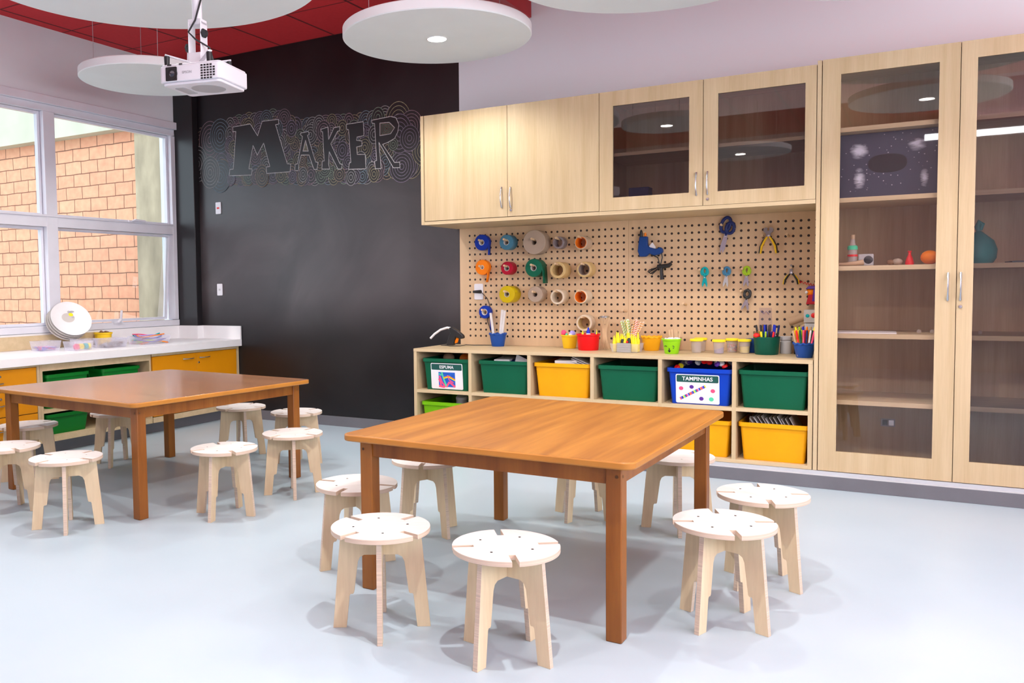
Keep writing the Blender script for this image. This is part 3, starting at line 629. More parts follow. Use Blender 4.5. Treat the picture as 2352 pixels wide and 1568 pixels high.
for k in range(72):
    m = ccols[rnd.randrange(len(ccols))]
    x = 5.245 + rnd.uniform(-.165, .175); y = -.34 + rnd.uniform(-.19, .17); z = .672 + .045 * max(0, 1 - (abs(x - 5.27) / .2) ** 2) + .018 * rnd.random() + (.01 if y < -.4 else .02)
    if m not in cap_mesh:
        o = cap0.build('bottle_cap', m, loc=(0, 0, 0)); cap_mesh[m] = o
    else:
        o = cap_mesh[m].copy(); COL.objects.link(o)
    o.location = (x, y, z); o.rotation_euler = (rnd.uniform(-.9, .9), rnd.uniform(-.9, .9), 0); o.scale = (1.2, 1.2, 1.2)
    nm = {'red_pl': 'red', 'paper': 'white', 'purple': 'dark purple', 'kraft': 'tan', 'dark': 'black', 'orange_p': 'orange', 'royal': 'dark blue', 'chalkgrey': 'grey', 'sun_yellow': 'yellow'}[m]
    tag(o, nm + ' bottle cap in the heap in the blue bin', 'bottle cap', 'loose caps heaped in the blue bin')

# ------------------------------------------------------------------ window bench
BX, BT = .78, .773
wt = thing('worktop', 'long white worktop with an upstand under the window', 'worktop', (.4, -2, BT - .066))
L_ = [(.003, -4.4), (BX, -4.4), (BX, -.003), (.266, -.003), (.266, -.077), (.003, -.077)]
MB().prism(L_, BT - .066, BT).build('worktop_slab', 'bench_white', wt, bevel=.003)
S_ = [(.003, -4.4), (.022, -4.4), (.022, -.096), (.286, -.096), (.286, -.022), (BX - .002, -.022), (BX - .002, -.003), (.266, -.003), (.266, -.077), (.003, -.077)]
MB().prism(S_, BT, .902).build('backsplash', 'bench_white', wt, bevel=.002)
p = MB().box(.024, .036, -3.1, -1.112, BT + .001, .887).build('plywood_board', M['beech_h'], loc=(.03, -2.1, BT)); tag(p, 'long plywood board standing against the white upstand under the window', 'board')
BF = .738
# orange doors cupboard
c = thing('orange_cupboard', 'low cupboard with orange doors at the corner end of the window bench', 'cabinet', (.37, -.55, .102))
MB().box(.27, BF, -.036, -.006, .102, .706).build('side_panel', 'beech', c)
MB().box(.005, BF - .02, -1.107, -1.098, .102, .706).build('side_panel', 'beech', c)
MB().box(.27, BF, -1.098, -.036, .102, .150).build('base_panel', 'beech_h', c)
MB().box(.27, BF, -1.098, -.036, .683, .706).build('top_panel', 'beech_h', c)
MB().box(.27, .285, -1.098, -.036, .15, .683).build('back_panel', 'beech', c)
for (y0, y1, hy) in ((-1.094, -.571, -.672), (-.568, -.042, -.468)):
    d = MB().box(BF - .018, BF + .001, y0, y1, .155, .680).build('door', 'orange', c, bevel=.0015)
    handle(BF + .001, hy, .634, d, False, .135, (1, 0))
    if hy > -.5: lock(BF + .001, -.545, .590, d, 'x', 1)
# open shelf module with green bins
c = thing('open_bench_shelf', 'open beech shelf module with green bins under the window bench', 'shelf unit', (.37, -1.65, .102))
MB().box(.005, BF, -1.128, -1.1085, .102, .706).build('side_panel', 'beech', c)
MB().box(.005, BF, -2.187, -2.164, .102, .706).build('side_panel', 'beech', c)
MB().box(.005, BF, -2.164, -1.128, .102, .148).build('base_panel', 'beech_h', c)
MB().box(.005, BF, -2.164, -1.128, .652, .706).build('top_panel', 'beech_h', c)
MB().box(.005, .02, -2.164, -1.128, .148, .652).build('back_panel', 'beech', c)
MB().box(.02, BF - .004, -2.164, -1.128, .327, .349).build('shelf', 'beech_h', c)
bin_parts(.40, .60, .265, 'storage_bin', 'p_bgreen', 'bright green bin at the left on the bench shelf, upper row', loc=(.40, -1.905, .3505), rotz=PI / 2)
bin_parts(.40, .60, .265, 'storage_bin', 'p_bgreen', 'bright green bin at the right on the bench shelf, upper row', loc=(.40, -1.385, .3505), rotz=PI / 2)
bin_parts(.40, .60, .160, 'storage_bin', 'p_bgreen', 'bright green bin on the bottom of the bench shelf behind the stools', loc=(.42, -1.925, .149), rotz=PI / 2)
# drawer cabinet
c = thing('orange_drawer_cabinet', 'cabinet of orange drawers under the window bench, cut by the left edge', 'cabinet', (.37, -2.75, .102))
MB().box(.005, BF - .0, -2.212, -2.189, .102, .706).build('side_panel', 'beech', c)
MB().box(.005, BF, -3.35, -3.327, .102, .706).build('side_panel', 'beech', c)
MB().box(.005, BF - .02, -3.327, -2.212, .102, .150).build('base_panel', 'beech_h', c)
MB().box(.005, BF, -3.327, -2.212, .692, .706).build('top_panel', 'beech_h', c)
MB().box(.005, BF - .03, -3.327, -2.212, .15, .692).build('carcass', 'beech', c)
for z0, z1 in ((.530, .688), (.345, .524), (.155, .339)):
    d = MB().box(BF - .018, BF + .001, -3.322, -2.216, z0, z1).build('drawer_front', 'orange', c, bevel=.0015)
    for hy in (-2.555, -3.0): handle(BF + .001, hy, z1 - .095, d, False, .135, (1, 0))
    lock(BF + .001, -2.512, z1 - .045, d, 'x', 1)

# ------------------------------------------------------------------ tables
TH = .6536
def table(label, x, y, rz, s, d, top):
    t = thing('work_table', label, 'table', (x, y, 0), math.radians(rz), 'low square wooden work tables')
    m = MB(); m.prism(rounded(-s / 2, s / 2, -d / 2, d / 2, .045, 8), TH - .028, TH, side=1); m.build('tabletop', [top, 'oak_edge'], t, bevel=.006, local=True)
    a, lw = .058, .058; hx, hy = s / 2 - a, d / 2 - a
    for sx, sy in ((-1, -1), (1, -1), (1, 1), (-1, 1)):
        x1, y1 = sx * hx, sy * hy; m = MB(); lx = sorted((x1, x1 - sx * lw)); ly = sorted((y1, y1 - sy * lw))
        m.box(lx[0], lx[1], ly[0], ly[1], 0, TH - .0285); l = m.build('leg', 'oak_leg', t, bevel=.004, local=True)
        p = MB()
        for k in (0, 1):
            q = (x1 - sx * lw / 2 + sx * .012, y1 + sy * .0006) if k == 0 else (x1 + sx * .0006, y1 - sy * lw / 2 + sy * .012)
            p.lathe([(0, 0), (.006, 0)], (q[0], q[1], 0) if False else ((q[0], 0, TH - .065) if k == 0 else (0, q[1], TH - .065)), 12, 'y' if k == 0 else 'x')
            off = (0, y1 + sy * .0008, 0) if k == 0 else (x1 + sx * .0008, 0, 0)
            n = 12
            for v in range(len(p.v) - 2 * n, len(p.v)): p.v[v] = tuple(Vector(p.v[v]) + Vector(off))
        p.build('dowel_plug', 'brown', l, local=True)
    th = .022; z0, z1 = TH - .095, TH - .0285
    for sx in (-1, 1):
        xx = sorted((sx * (hx - .008), sx * (hx - .008 - th))); MB().box(xx[0], xx[1], -hy + lw - .001, hy - lw + .001, z0, z1).build('apron', 'oak_leg_x' if False else 'oak_leg', t, local=True, bevel=.002)
        yy = sorted((sx * (hy - .008), sx * (hy - .008 - th))); MB().box(-hx + lw - .001, hx - lw + .001, yy[0], yy[1], z0, z1).build('apron', 'oak_leg', t, local=True, bevel=.002)
    return t
table('honey orange wooden table in the foreground, ringed by plywood stools', 5.065, -2.756, -1.70, 1.232, 1.375, 'oak_top_a')
table('browner wooden table near the window bench, left of the foreground table', 2.209, -2.395, -5.19, 1.473, 1.379, 'oak_top_b')

# ------------------------------------------------------------------ stools
SHT, SR = .378, .183
def stool_proto():
    t = thing('plywood_stool', 'x', 'stool', group='round birch plywood stools')
    pts = []; hw, ln = .0115, .072; n = 14
    da = math.asin(hw / SR)
    for k in range(4):
        a0 = k * PI / 2 + PI / 4
        for j in range(n + 1):
            a = a0 + da + (PI / 2 - 2 * da) * j / n; pts.append((SR * math.cos(a), SR * math.sin(a)))
        a1 = a0 + PI / 2; c, s = math.cos(a1), math.sin(a1)
        pts += [((SR - ln) * c + hw * s, (SR - ln) * s - hw * c), ((SR - ln) * c - hw * s, (SR - ln) * s + hw * c)]
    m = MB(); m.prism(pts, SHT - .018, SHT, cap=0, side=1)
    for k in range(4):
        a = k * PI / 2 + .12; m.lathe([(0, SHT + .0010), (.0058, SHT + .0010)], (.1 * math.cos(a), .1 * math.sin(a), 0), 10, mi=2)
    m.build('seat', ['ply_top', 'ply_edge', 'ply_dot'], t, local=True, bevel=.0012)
    half = [(.148, SHT - .0185), (.180, 0), (.131, 0), (.118, .120), (.114, .126), (.105, .126), (.101, .132), (.086, .245), (.078, .263), (.062, .272)]
    prof = half + [(-x, z) for x, z in half[::-1]]
    for k in range(2):
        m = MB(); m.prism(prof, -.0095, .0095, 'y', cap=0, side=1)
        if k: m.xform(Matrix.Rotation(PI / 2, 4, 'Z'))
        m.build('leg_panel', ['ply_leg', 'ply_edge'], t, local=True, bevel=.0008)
    return t
STOOLS = [
    (4.780, -3.664, -59.5, 'stool at the left front of the orange table, before its left leg'),
    (5.284, -3.659, -100.5, 'nearest stool, front and centre before the orange table'),
    (5.874, -3.026, -109.7, 'stool, front one of two at the right side of the orange table'),
    (5.931, -2.510, -115.7, 'stool, rear one of two at the right side of the orange table'),
    (4.308, -3.137, -36.0, 'stool behind the left leg of the orange table'),
    (4.321, -2.523, -115.0, 'stool beyond the orange table, its seat cut by the front apron'),
    (4.930, -1.885, -102.0, 'stool behind the orange table with only its legs showing'),
    (5.428, -1.878, -72.0, 'stool beyond the orange table beside its right rear leg'),
    (2.576, -3.346, -41.7, 'whole stool at the left front of the brown table'),
    (1.983, -3.300, -60.0, 'stool cut by the left photo edge, front one of two'),
    (1.379, -2.738, -45.0, 'stool behind the left leg of the brown table, cut by the photo edge'),
    (1.462, -2.085, -60.0, 'stool under the far side of the brown table before the green bin'),
    (3.155, -2.766, -75.6, 'stool right of the near leg of the brown table'),
    (3.187, -2.208, -48.5, 'stool at the right end of the brown table, before its right leg'),
    (2.083, -1.456, -36.9, 'stool by the black wall, left of the right leg of the brown table'),
    (2.637, -1.486, -60.0, 'stool behind the right leg of the brown table, by the black wall'),
]
proto = stool_proto()
for i, (x, y, a, lab) in enumerate(STOOLS):
    o = proto if i == 0 else copy_tree(proto)
    o.location = (x, y, 0); o.rotation_euler = (0, 0, math.radians(a)); o['label'] = 'plywood ' + lab

# ------------------------------------------------------------------ pegboards and what hangs on them
PY = -.016
pegL = thing('pegboard', 'left pegboard panel carrying the rolls of tape', 'pegboard', (3.9, -.01, CT + .001))
p = MB().box(3.2015, 4.6155, PY, -.003, CT + .001, UB - .001).build('perforated_panel', peg_mat(3.2935), pegL); p.location = Vector((0, 0, 0)) - ORG[pegL.name]
p.data.transform(Matrix.Translation(ORG[pegL.name]))
pegR = thing('pegboard', 'right pegboard panel carrying scissors, pliers and the glue gun', 'pegboard', (5.3, -.01, CT + .001))
p = MB().box(4.617, 5.932, PY, -.003, CT + .001, UB - .001).build('perforated_panel', peg_mat(4.6475), pegR); p.location = -ORG[pegR.name]
p.data.transform(Matrix.Translation(ORG[pegR.name]))
def peg(x, z, ln, board):
    return MB().tube([(x, PY, z), (x, PY - ln, z + ln * .10)], .0085, 10).build('wooden_peg', 'pegwood', board)
def roll(name, label, x, z, L, R, r, m, core='core', tail=None, group=None, y0=-.022):
    y1 = y0 - L
    t = thing(name, label, 'tape roll', (x, y0, z), group=group)
    w_ = min(.012, (R - r) * .6)
    MB().lathe([(r + .003, y1), (R - .003, y1), (R, y1 + .003), (R, y0 - .003), (R - .003, y0), (r + .003, y0)], (x, 0, z), 40, 'y', closed=True).build('tape', m, t)
    MB().lathe([(r, y1 - .0015), (r + .0035, y1 - .0015), (r + .0035, y0), (r, y0)], (x, 0, z), 28, 'y', closed=True).build('core', core, t)
    if tail:
        dx, ln, sw = tail; ym = (y0 + y1) / 2; q = MB(); h = L / 2 - .002
        pts = [(x + R * math.cos(a), z + R * math.sin(a)) for a in (1.0, .6, .2)] + [(x + dx, z - R * .5), (x + dx + sw * .5, z - R * .5 - ln * .5), (x + dx + sw, z - R * .5 - ln)]
        i = len(q.v)
        for px, pz in pts: q.v += [(px, ym - h, pz), (px, ym + h, pz)]
        for k in range(len(pts) - 1): q.f.append([i + 2 * k, i + 2 * k + 1, i + 2 * k + 3, i + 2 * k + 2]); q.m.append(0)
        o = q.build('loose_end', m, t); s = o.modifiers.new('thick', 'SOLIDIFY'); s.thickness = .0015
    return t
# (x of front face, z, length, outer r, inner r)
def hang(name, label, x, z, L, R, r, m, core='core', tail=None, pegz=None):
    peg(x - .004, z + r - .012 if r > .016 else z, L + .05, pegL)
    return roll(name, label, x, z, L, R, r, m, core, tail)
hang('ribbon_roll', 'dark blue roll at the top left of the pegboard, with a loose end', 3.429, 1.611, .048, .064, .020, 't_blue', 'paper', (.060, .07, -.004))
hang('ribbon_roll', 'teal blue roll, second in the top row of tapes', 3.667, 1.602, .09, .060, .020, 't_teal')
hang('crepe_roll', 'biggest roll, beige brown, third in the top row of tapes', 3.911, 1.593, .11, .094, .021, 't_beige', 't_beige')
hang('tape_roll', 'small translucent greyish roll, fourth in the top row of tapes', 4.097, 1.584, .08, .047, .033, 'lilac_clear', 'lilac_clear')
hang('tape_roll', 'clear tape roll with an orange core at the end of the top row', 4.291, 1.575, .12, .051, .040, 'tape_clear', 'orange_p')
hang('ribbon_roll', 'bright orange roll with a hanging end in the second row', 3.431, 1.411, .048, .061, .014, 'tape_orange', 'paper', (.050, .09, -.016))
hang('ribbon_roll', 'crimson roll, second in the second row of tapes', 3.667, 1.398, .085, .052, .019, 't_red')
hang('ribbon_roll', 'dark green roll with a long hanging end in the second row', 3.901, 1.395, .10, .070, .021, 't_green', 'core', (.074, .085, .004))
hang('tape_roll', 'fat tan masking tape, fourth in the second row', 4.109, 1.373, .125, .063, .043, 't_mask', 't_mask')
hang('tape_roll', 'faded tan tape roll with a translucent middle at the end of the second row', 4.311, 1.374, .105, .058, .040, 't_mask', 'lilac_clear')
hang('ribbon_roll', 'mustard yellow roll in the third row of tapes', 3.684, 1.192, .125, .067, .019, 't_yellow', 'core', (-.055, .03, .02))
hang('crepe_roll', 'smaller beige brown roll, beside the mustard roll in the third row', 3.913, 1.190, .10, .062, .019, 't_beige', 't_beige')
hang('tape_roll', 'cream tape ring, third in the third row of tapes', 4.097, 1.169, .105, .057, .043, 't_cream', 't_cream')
hang('tape_roll', 'cream tape with an orange lined core at the end of the third row', 4.290, 1.170, .125, .052, .041, 't_cream', 'orange_p')
hang('ribbon_roll', 'small dark blue roll under the socket with a hanging end', 3.449, 1.049, .045, .052, .022, 't_blue', 'paper', (.048, .12, .0))
hang('tape_roll', 'cream tape ring hanging lowest, above the red pot', 4.303, .971, .085, .062, .045, 't_cream', 't_mask')
for x, z, l in ((4.60, 1.058, .10), (5.038, 1.108, .10), (5.715, 1.570, .10), (4.745, 1.634, .04), (5.285, 1.66, .05), (5.552, 1.575, .05), (5.140, 1.352, .05), (5.295, 1.352, .05), (5.425, 1.352, .05), (5.42, 1.20, .05), (5.737, 1.352, .05)):
    peg(x, z, l, pegR)
# socket
o = thing('wall_socket', 'white wall socket on the left pegboard with a black plug in it', 'socket', (3.376, PY, 1.214))
b = MB(); b.prism([(a + 3.376, c_ + 1.214) for a, c_ in rounded(-.040, .040, -.065, .065, .01)], PY - .010, PY - .0005, 'y'); b.build('cover_plate', 'white_pl', o, bevel=.002)
def switch(label, x, z, w_, h_, m):
    o = thing('wall_switch', label, 'switch', (x, 0, z))
    b = MB(); b.prism([(a + x, c_ + z) for a, c_ in rounded(-.034, .034, -.058, .058, .008)], -.010, -.0006, 'y'); b.build('cover_plate', 'white_pl', o, bevel=.002)
    MB().box(x - w_, x + w_, -.0125, -.010, z - h_, z + h_).build('rocker', m, o)
switch('upper white plate on the black wall with a red socket face', .517, 2.059, .015, .009, 'red_pl')
switch('lower white plate on the black wall above the bench', .510, 1.258, .010, .010, 'chalkgrey')

# blue glue gun hanging on the board
gg = thing('hot_glue_gun', 'blue hot glue gun hanging nose up on the right pegboard with bundled black cable', 'glue gun', (4.74, -.05, 1.55))
b = MB(); b.prism([(4.712, 1.605), (4.770, 1.605), (4.772, 1.54), (4.79, 1.525), (4.835, 1.512), (4.862, 1.525), (4.880, 1.512), (4.882, 1.487), (4.86, 1.472), (4.82, 1.465), (4.785, 1.480), (4.760, 1.458), (4.715, 1.458), (4.700, 1.50)], -.075, -.035, 'y'); b.build('gun_body', 'gunblue', gg, bevel=.006)
b = MB(); b.lathe([(.010, 1.640), (.012, 1.605)], (4.722, -.055, 0), 12); b.lathe([(.004, 1.655), (.010, 1.640)], (4.722, -.055, 0), 12); b.build('nozzle', 'dark', gg)
b = MB(); b.lathe([(.007, 1.632), (.010, 1.606)], (4.752, -.055, 0), 12); b.build('nozzle_guard', 'orange_p', gg)
b = MB(); b.prism([(4.775, 1.525), (4.805, 1.560), (4.828, 1.525), (4.826, 1.505)], -.062, -.048, 'y'); b.build('trigger', 'paper', gg)
b = MB(); b.tube([(4.79, -.04, 1.475), (4.84, -.04, 1.45), (4.855, -.05, 1.40), (4.83, -.05, 1.375), (4.78, -.05, 1.36), (4.77, -.05, 1.35), (4.79, -.05, 1.335), (4.83, -.05, 1.36), (4.86, -.05, 1.39), (4.875, -.05, 1.45), (4.87, -.05, 1.48)], .0042, 8)
b.tube([(4.83, -.048, 1.372), (4.775, -.045, 1.345), (4.80, -.045, 1.33), (4.85, -.045, 1.375)], .004, 8); b.tube([(4.84, -.05, 1.385), (4.88, -.05, 1.385), (4.92, -.05, 1.39), (4.94, -.05, 1.405)], [.014, .017, .016, .012], 10)
b.tube([(4.87, -.05, 1.385), (4.87, -.05, 1.34), (4.875, -.05, 1.29)], [.012, .012, .016], 10); b.build('cable', 'dark', gg)
# scissors and pliers
def scissors(label, x, z, s, mh, mb_, ang, opn, asym=False, name='scissors', bl=1.):
    # blades point down; local origin at the pivot
    t = thing(name, label, 'scissors', (x, -.045, z))
    for sd in (-1, 1):
        R = Matrix.Translation((x, -.045 + sd * .0022, z)) @ Matrix.Rotation(ang + sd * opn, 4, 'Y')
        b = MB(); b.prism([(-.009 * s, .012 * s), (.009 * s, .012 * s), (.0115 * s, -.02 * s), (.008 * s, -.06 * s * bl), (sd * .002 * s, -.085 * s * bl), (-.008 * s, -.06 * s * bl), (-.010 * s, -.03 * s)], -.0016, .0016, 'y'); b.xform(R); b.build('blade', mb_, t)
        h = MB(); rx, rz = (.021 * s, .030 * s) if not (asym and sd > 0) else (.024 * s, .042 * s); cz = .048 * s if not (asym and sd > 0) else .060 * s
        cx = -sd * rx * .85
        outr = [(cx + rx * math.cos(a), cz + rz * math.sin(a)) for a in [2 * PI * k / 20 for k in range(20)]]
        pts = [(p[0], 0, p[1]) for p in outr + outr[:1]]
        h.tube(pts, .0092 * s, 8); h.tube([(0, 0, .004 * s), (cx * .5, 0, cz - rz * .95)], [.009 * s, .008 * s], 8, flat=.6); h.xform(R); h.build('handle', mh, t)
    MB().lathe([(0, -.052), (.005 * s, -.0505), (.005 * s, -.041)], (x, 0, z), 12, 'y').build('pivot', 'steel', t)
    return t
scissors('big scissors with navy handles hanging at the top of the right pegboard', 5.312, 1.585, 1.25, 'navy', 'steel', math.radians(14), .09, True, bl=1.15)
scissors('small scissors with turquoise handles, left one of the three small pairs', 5.172, 1.300, .85, 'turquoise', 'turquoise', 0, .26)
scissors('small scissors with steel blue handles, middle one of the three small pairs', 5.318, 1.300, .85, 'steelblue', 'chalkgrey', .08, .24)
scissors('small scissors with lime green handles, right one of the three small pairs', 5.452, 1.300, .85, 'lime2', 'steel', .05, .24)
sc = scissors('black handled scissors hanging open below the lime pair', 5.452, 1.135, .9, 'dark', 'steel', .15, .35)
def pliers(label, x, z, s, m1, m2, opn, ln, jaw):
    t = thing('pliers', label, 'pliers', (x, -.04, z))
    for sd in (-1, 1):
        P = lambda a, c_: (x + sd * a * s, -.045, z + c_ * s)
        b = MB(); b.tube([P(.004, -.004), P(opn * .45, -ln * .25), P(opn * .85, -ln * .6), P(opn, -ln)], [.008 * s, .0105 * s, .0115 * s, .009 * s], 10, flat=.7); b.build('grip', m1, t)
        b = MB(); b.tube([P(.010, -.012), P(opn * .45 + .010, -ln * .25), P(opn * .85 + .010, -ln * .62), P(opn + .008, -ln * .98)], .005 * s, 8); b.build('grip_edge', m2, t)
        b = MB(); b.prism([(x + sd * p[0] * s, z + p[1] * s) for p in jaw], -.052, -.040, 'y'); b.build('jaw', 'steel_dark', t)
    MB().lathe([(0, -.056), (.008 * s, -.054), (.008 * s, -.04)], (x, 0, z), 14, 'y').build('pivot', 'steel', t)
M['steel_dark'] = mat('worn_tool_steel', (.30, .28, .27), .35, .5, metal=.8, var=.1)
pliers('yellow handled wire strippers hanging open at the top right of the pegboard', 5.592, 1.578, 1., 'pot_yellow', 'dark', .050, .122, [(.0, -.012), (.014, -.008), (.015, .014), (.030, .026), (.032, .044), (.018, .056), (.004, .052), (.008, .038), (0, .030)])
pliers('small pliers with black and yellow grips, low at the right of the pegboard', 5.738, 1.322, .85, 'dark', 'pot_yellow', .050, .092, [(0, -.012), (.012, -.006), (.012, .016), (.004, .066), (0, .066)])
# small things at the right end of the board
t = thing('hanging_puppet', 'little red and purple puppet on a curly red string at the pegboard right end', 'puppet', (5.865, -.06, 1.18))
b = MB(); b.ball((5.862, -.06, 1.192), .028, 16, sc=(1, .8, 1)); b.build('head', 'tape_orange', t)
b = MB(); b.taper((5.835, 5.905, -.085, -.035), (5.85, 5.89, -.08, -.04), 1.11, 1.175); b.build('torso', 'red_dark', t, bevel=.004)
b = MB(); b.taper((5.832, 5.905, -.09, -.03), (5.85, 5.91, -.08, -.04), 1.212, 1.232); b.build('cap', 'purple', t, bevel=.003)
b = MB(); b.taper((5.872, 5.912, -.088, -.032), (5.880, 5.91, -.085, -.035), 1.13, 1.21); b.build('coat', 'purple', t, bevel=.003)
b = MB(); b.ball((5.838, -.078, 1.19), .010, 10); b.build('eye', 'paper', t)
b = MB(); b.tube([(5.79 + .10 * k / 40, -.05 + .006 * math.sin(k * 1.2), 1.262 - .03 * k / 40 + .008 * math.cos(k * .9)) for k in range(41)], .0022, 6); b.build('curly_string', 'red_pl', t)
t = thing('cardboard_robot', 'grey paper robot with cardboard tube arms at the right end of the counter', 'paper robot', (5.86, -.09, CT + .0015))
b = MB(); b.box(5.832, 5.905, -.12, -.06, .79, .985); b.build('torso', 'chalkgrey', t, bevel=.002)
b = MB(); b.box(5.828, 5.908, -.125, -.055, .99, 1.075); b.build('head', 'core', t, bevel=.003)
b = MB(); b.ball((5.850, -.126, 1.035), .012, 12, sc=(1, .3, 1)); b.build('eye', 'turquoise', t)
b = MB(); b.ball((5.888, -.126, 1.038), .017, 12, sc=(1, .3, 1)); b.build('eye', 'red_pl', t)
b = MB(); b.lathe([(.022, 0), (.025, 0), (.025, .11), (.022, .11)], n=20, closed=True); b.xform(Matrix.Translation((5.835, -.09, 1.03)) @ Matrix.Rotation(-1.95, 4, 'Y')); b.build('arm', 'kraft', t)
b = MB(); b.tube([(5.835, -.085, .98), (5.79, -.10, .94), (5.775, -.11, .90)], [.012, .010, .009]); b.build('arm', 'kraft', t)
b = MB(); b.box(5.835, 5.862, -.115, -.065, CT + .0015, .79); b.box(5.875, 5.902, -.115, -.065, CT + .0015, .79); b.build('leg', 'core', t)
o = thing('plastic_bag', 'empty clear plastic bag hanging on the pegboard above the green marker pot', 'plastic bag', (5.57, -.03, 1.0))
b = MB(); b.taper((5.53, 5.62, -.026, -.021), (5.535, 5.615, -.026, -.021), .93, 1.085); b.build('bag_film', M['bagfilm'] if 'bagfilm' in M else clear_plastic('bag_film', (.96, .95, .97), .09, (.6, .55, .62)), o)
b = MB(); b.tube([(5.545, -.028, 1.065), (5.565, -.029, 1.045), (5.58, -.028, 1.062), (5.60, -.028, 1.04)], .003, 6, flat=.4); b.build('bag_print', 'violet', o)
o = MB().box(5.915, 5.927, -.05, -.018, 1.56, 1.66).build('white_tag', 'paper', loc=(5.92, -.03, 1.6)); tag(o, 'white strip half hidden at the top right end of the pegboard', 'paper strip')

# ------------------------------------------------------------------ counter things
CZ = CT + .0006
def pot(label, x, y, rb, rt, h, m, scallop=0, name='pot', z=CZ, rim=True):
    n = 48
    prof = [(0, 0), (rb - .003, 0), (rb, .004), (rt - .002, h - .012), (rt + (.004 if rim else 0), h - .010), (rt + (.004 if rim else 0), h), (rt - .003, h), (rb - .003, .006), (0, .006)]
    b = MB(); b.lathe(prof, (x, y, z), n, wave=((4, 5, 6), .004, scallop) if scallop else None)
    return tag(b.build(name, m, loc=(x, y, z)), label, 'pot')
pot('blue scalloped pot holding glue sticks, left end of the counter', 3.594, -.125, .050, .068, .104, 'pot_blue', 12)
pot('yellow pot of pompoms, just left of the red pot', 4.198, -.135, .048, .063, .103, 'pot_yellow')
pot('red pot holding small glue bottles', 4.388, -.255, .074, .083, .119, 'pot_red')
pot('orange yellow scalloped pot right of the striped straws', 4.823, -.14, .052, .071, .104, 'pot_orange', 12)
p = pot('lime green pot with a dark print, filled with white pebbles', 5.024, -.375, .046, .062, .103, 'pot_lime')
b = MB()
for a, r_, z in ((-1.62, .004, .030), (-1.54, .0045, .022), (-1.70, .0045, .022), (-1.62, .0045, .016), (-1.62, .003, .038), (-1.15, .003, .056), (-1.05, .003, .050), (-1.10, .003, .040), (-2.05, .0028, .055), (-2.15, .0028, .056), (-2.25, .0028, .053), (-1.95, .0028, .053)):
    R_ = .046 + .016 * z / .091 + .0012
    for sx in (-1, 1):
        b.face([(5.024 + R_ * math.cos(a + sx * .03 + r_ / R_ * math.cos(q)), -.375 + R_ * math.sin(a + sx * .03 + r_ / R_ * math.cos(q)), CZ + z + r_ * .8 * math.sin(q)) for q in [2 * PI * k / 10 for k in range(10)]])
b.build('printed_motif', 'dark', p)
b = MB(); rr = random.Random(5)
for k in range(40):
    a, r_ = rr.uniform(0, 2 * PI), .052 * math.sqrt(rr.random()); b.ball((5.024 + r_ * math.cos(a), -.375 + r_ * math.sin(a), CZ + .094 + rr.uniform(0, .012)), .009, 8, sc=(1, 1, .8))
tag(b.build('white_pebbles', 'paper', loc=(5.024, -.375, CZ + .09)), 'white pebbles heaped in the lime green pot', 'pebbles', kind='stuff')
pot('dark green tub crammed with markers', 5.610, -.205, .074, .084, .118, 'pot_green', rim=False)
pot('blue scalloped pot of felt pens at the right end of the counter', 5.861, -.385, .048, .066, .094, 'pot_blue', 12)
pot('small blue cup half hidden behind the dark green tub', 5.500, -.085, .032, .042, .095, 'pot_blue', rim=False, name='cup')
b = MB(); b.lathe([(0, 0), (.036, 0), (.037, .004), (.037, .082), (.034, .086), (.034, .090), (.038, .094), (.038, .112), (.035, .116), (0, .116)], (5.716, -.10, CZ), 28); tag(b.build('tin', 'chalkgrey', loc=(5.716, -.10, CZ)), 'grey lidded tin right of the green marker tub', 'tin')
b = MB(); b.lathe([(0, 0), (.017, 0), (.017, .11), (.013, .12), (0, .125)], (5.785, -.115, CZ), 16); tag(b.build('black_bottle', 'dark', loc=(5.785, -.115, CZ)), 'black bottle between the grey tin and the felt pens', 'bottle')
# glue sticks
for k, (dx, tx, ln) in enumerate(((-.03, -.13, .255), (.012, .10, .28), (.026, .13, .275))):
    o = MB().lathe([(0, 0), (.0095, 0), (.0105, .003), (.0105, ln), (0, ln + .001)], n=14).build('glue_stick', 'gluestick', loc=(0, 0, 0)); o.location = (3.594 + dx, -.125, CZ + .012); o.rotation_euler = (0, tx, 0)
    tag(o, ['translucent glue stick leaning left in the blue pot', 'translucent glue stick leaning right in the blue pot, left of a twin', 'translucent glue stick leaning furthest right in the blue pot'][k], 'glue stick')
# black glue gun
g = thing('hot_glue_gun', 'black hot glue gun with a white glue stick at the counter left end', 'glue gun', (3.28, -.24, CZ))
def gp(x, z): return (x, z + CZ)
b = MB(); b.prism([gp(3.225, .148), gp(3.245, .155), (3.300, CZ + .125), (3.345, CZ + .090), (3.352, CZ + .070), (3.335, CZ + .060), (3.300, CZ + .068), (3.282, CZ + .075), (3.262, CZ + .008), (3.205, CZ + .006), (3.198, CZ + .014), (3.222, CZ + .085), (3.235, CZ + .105), (3.222, CZ + .12)], -.262, -.222, 'y'); b.build('gun_body', 'dark', g, bevel=.006)
b = MB(); b.prism([gp(3.290, .072), gp(3.302, .062), gp(3.290, .028), gp(3.270, .022), gp(3.272, .045)], -.250, -.234, 'y'); b.build('trigger', 'tape_orange', g, bevel=.002)
b = MB(); b.tube([(3.235, -.242, CZ + .143), (3.20, -.245, CZ + .148), (3.14, -.25, CZ + .130), (3.09, -.26, CZ + .095), (3.055, -.265, CZ + .060)], .0095, 12); b.build('glue_stick_end', 'paper', g)
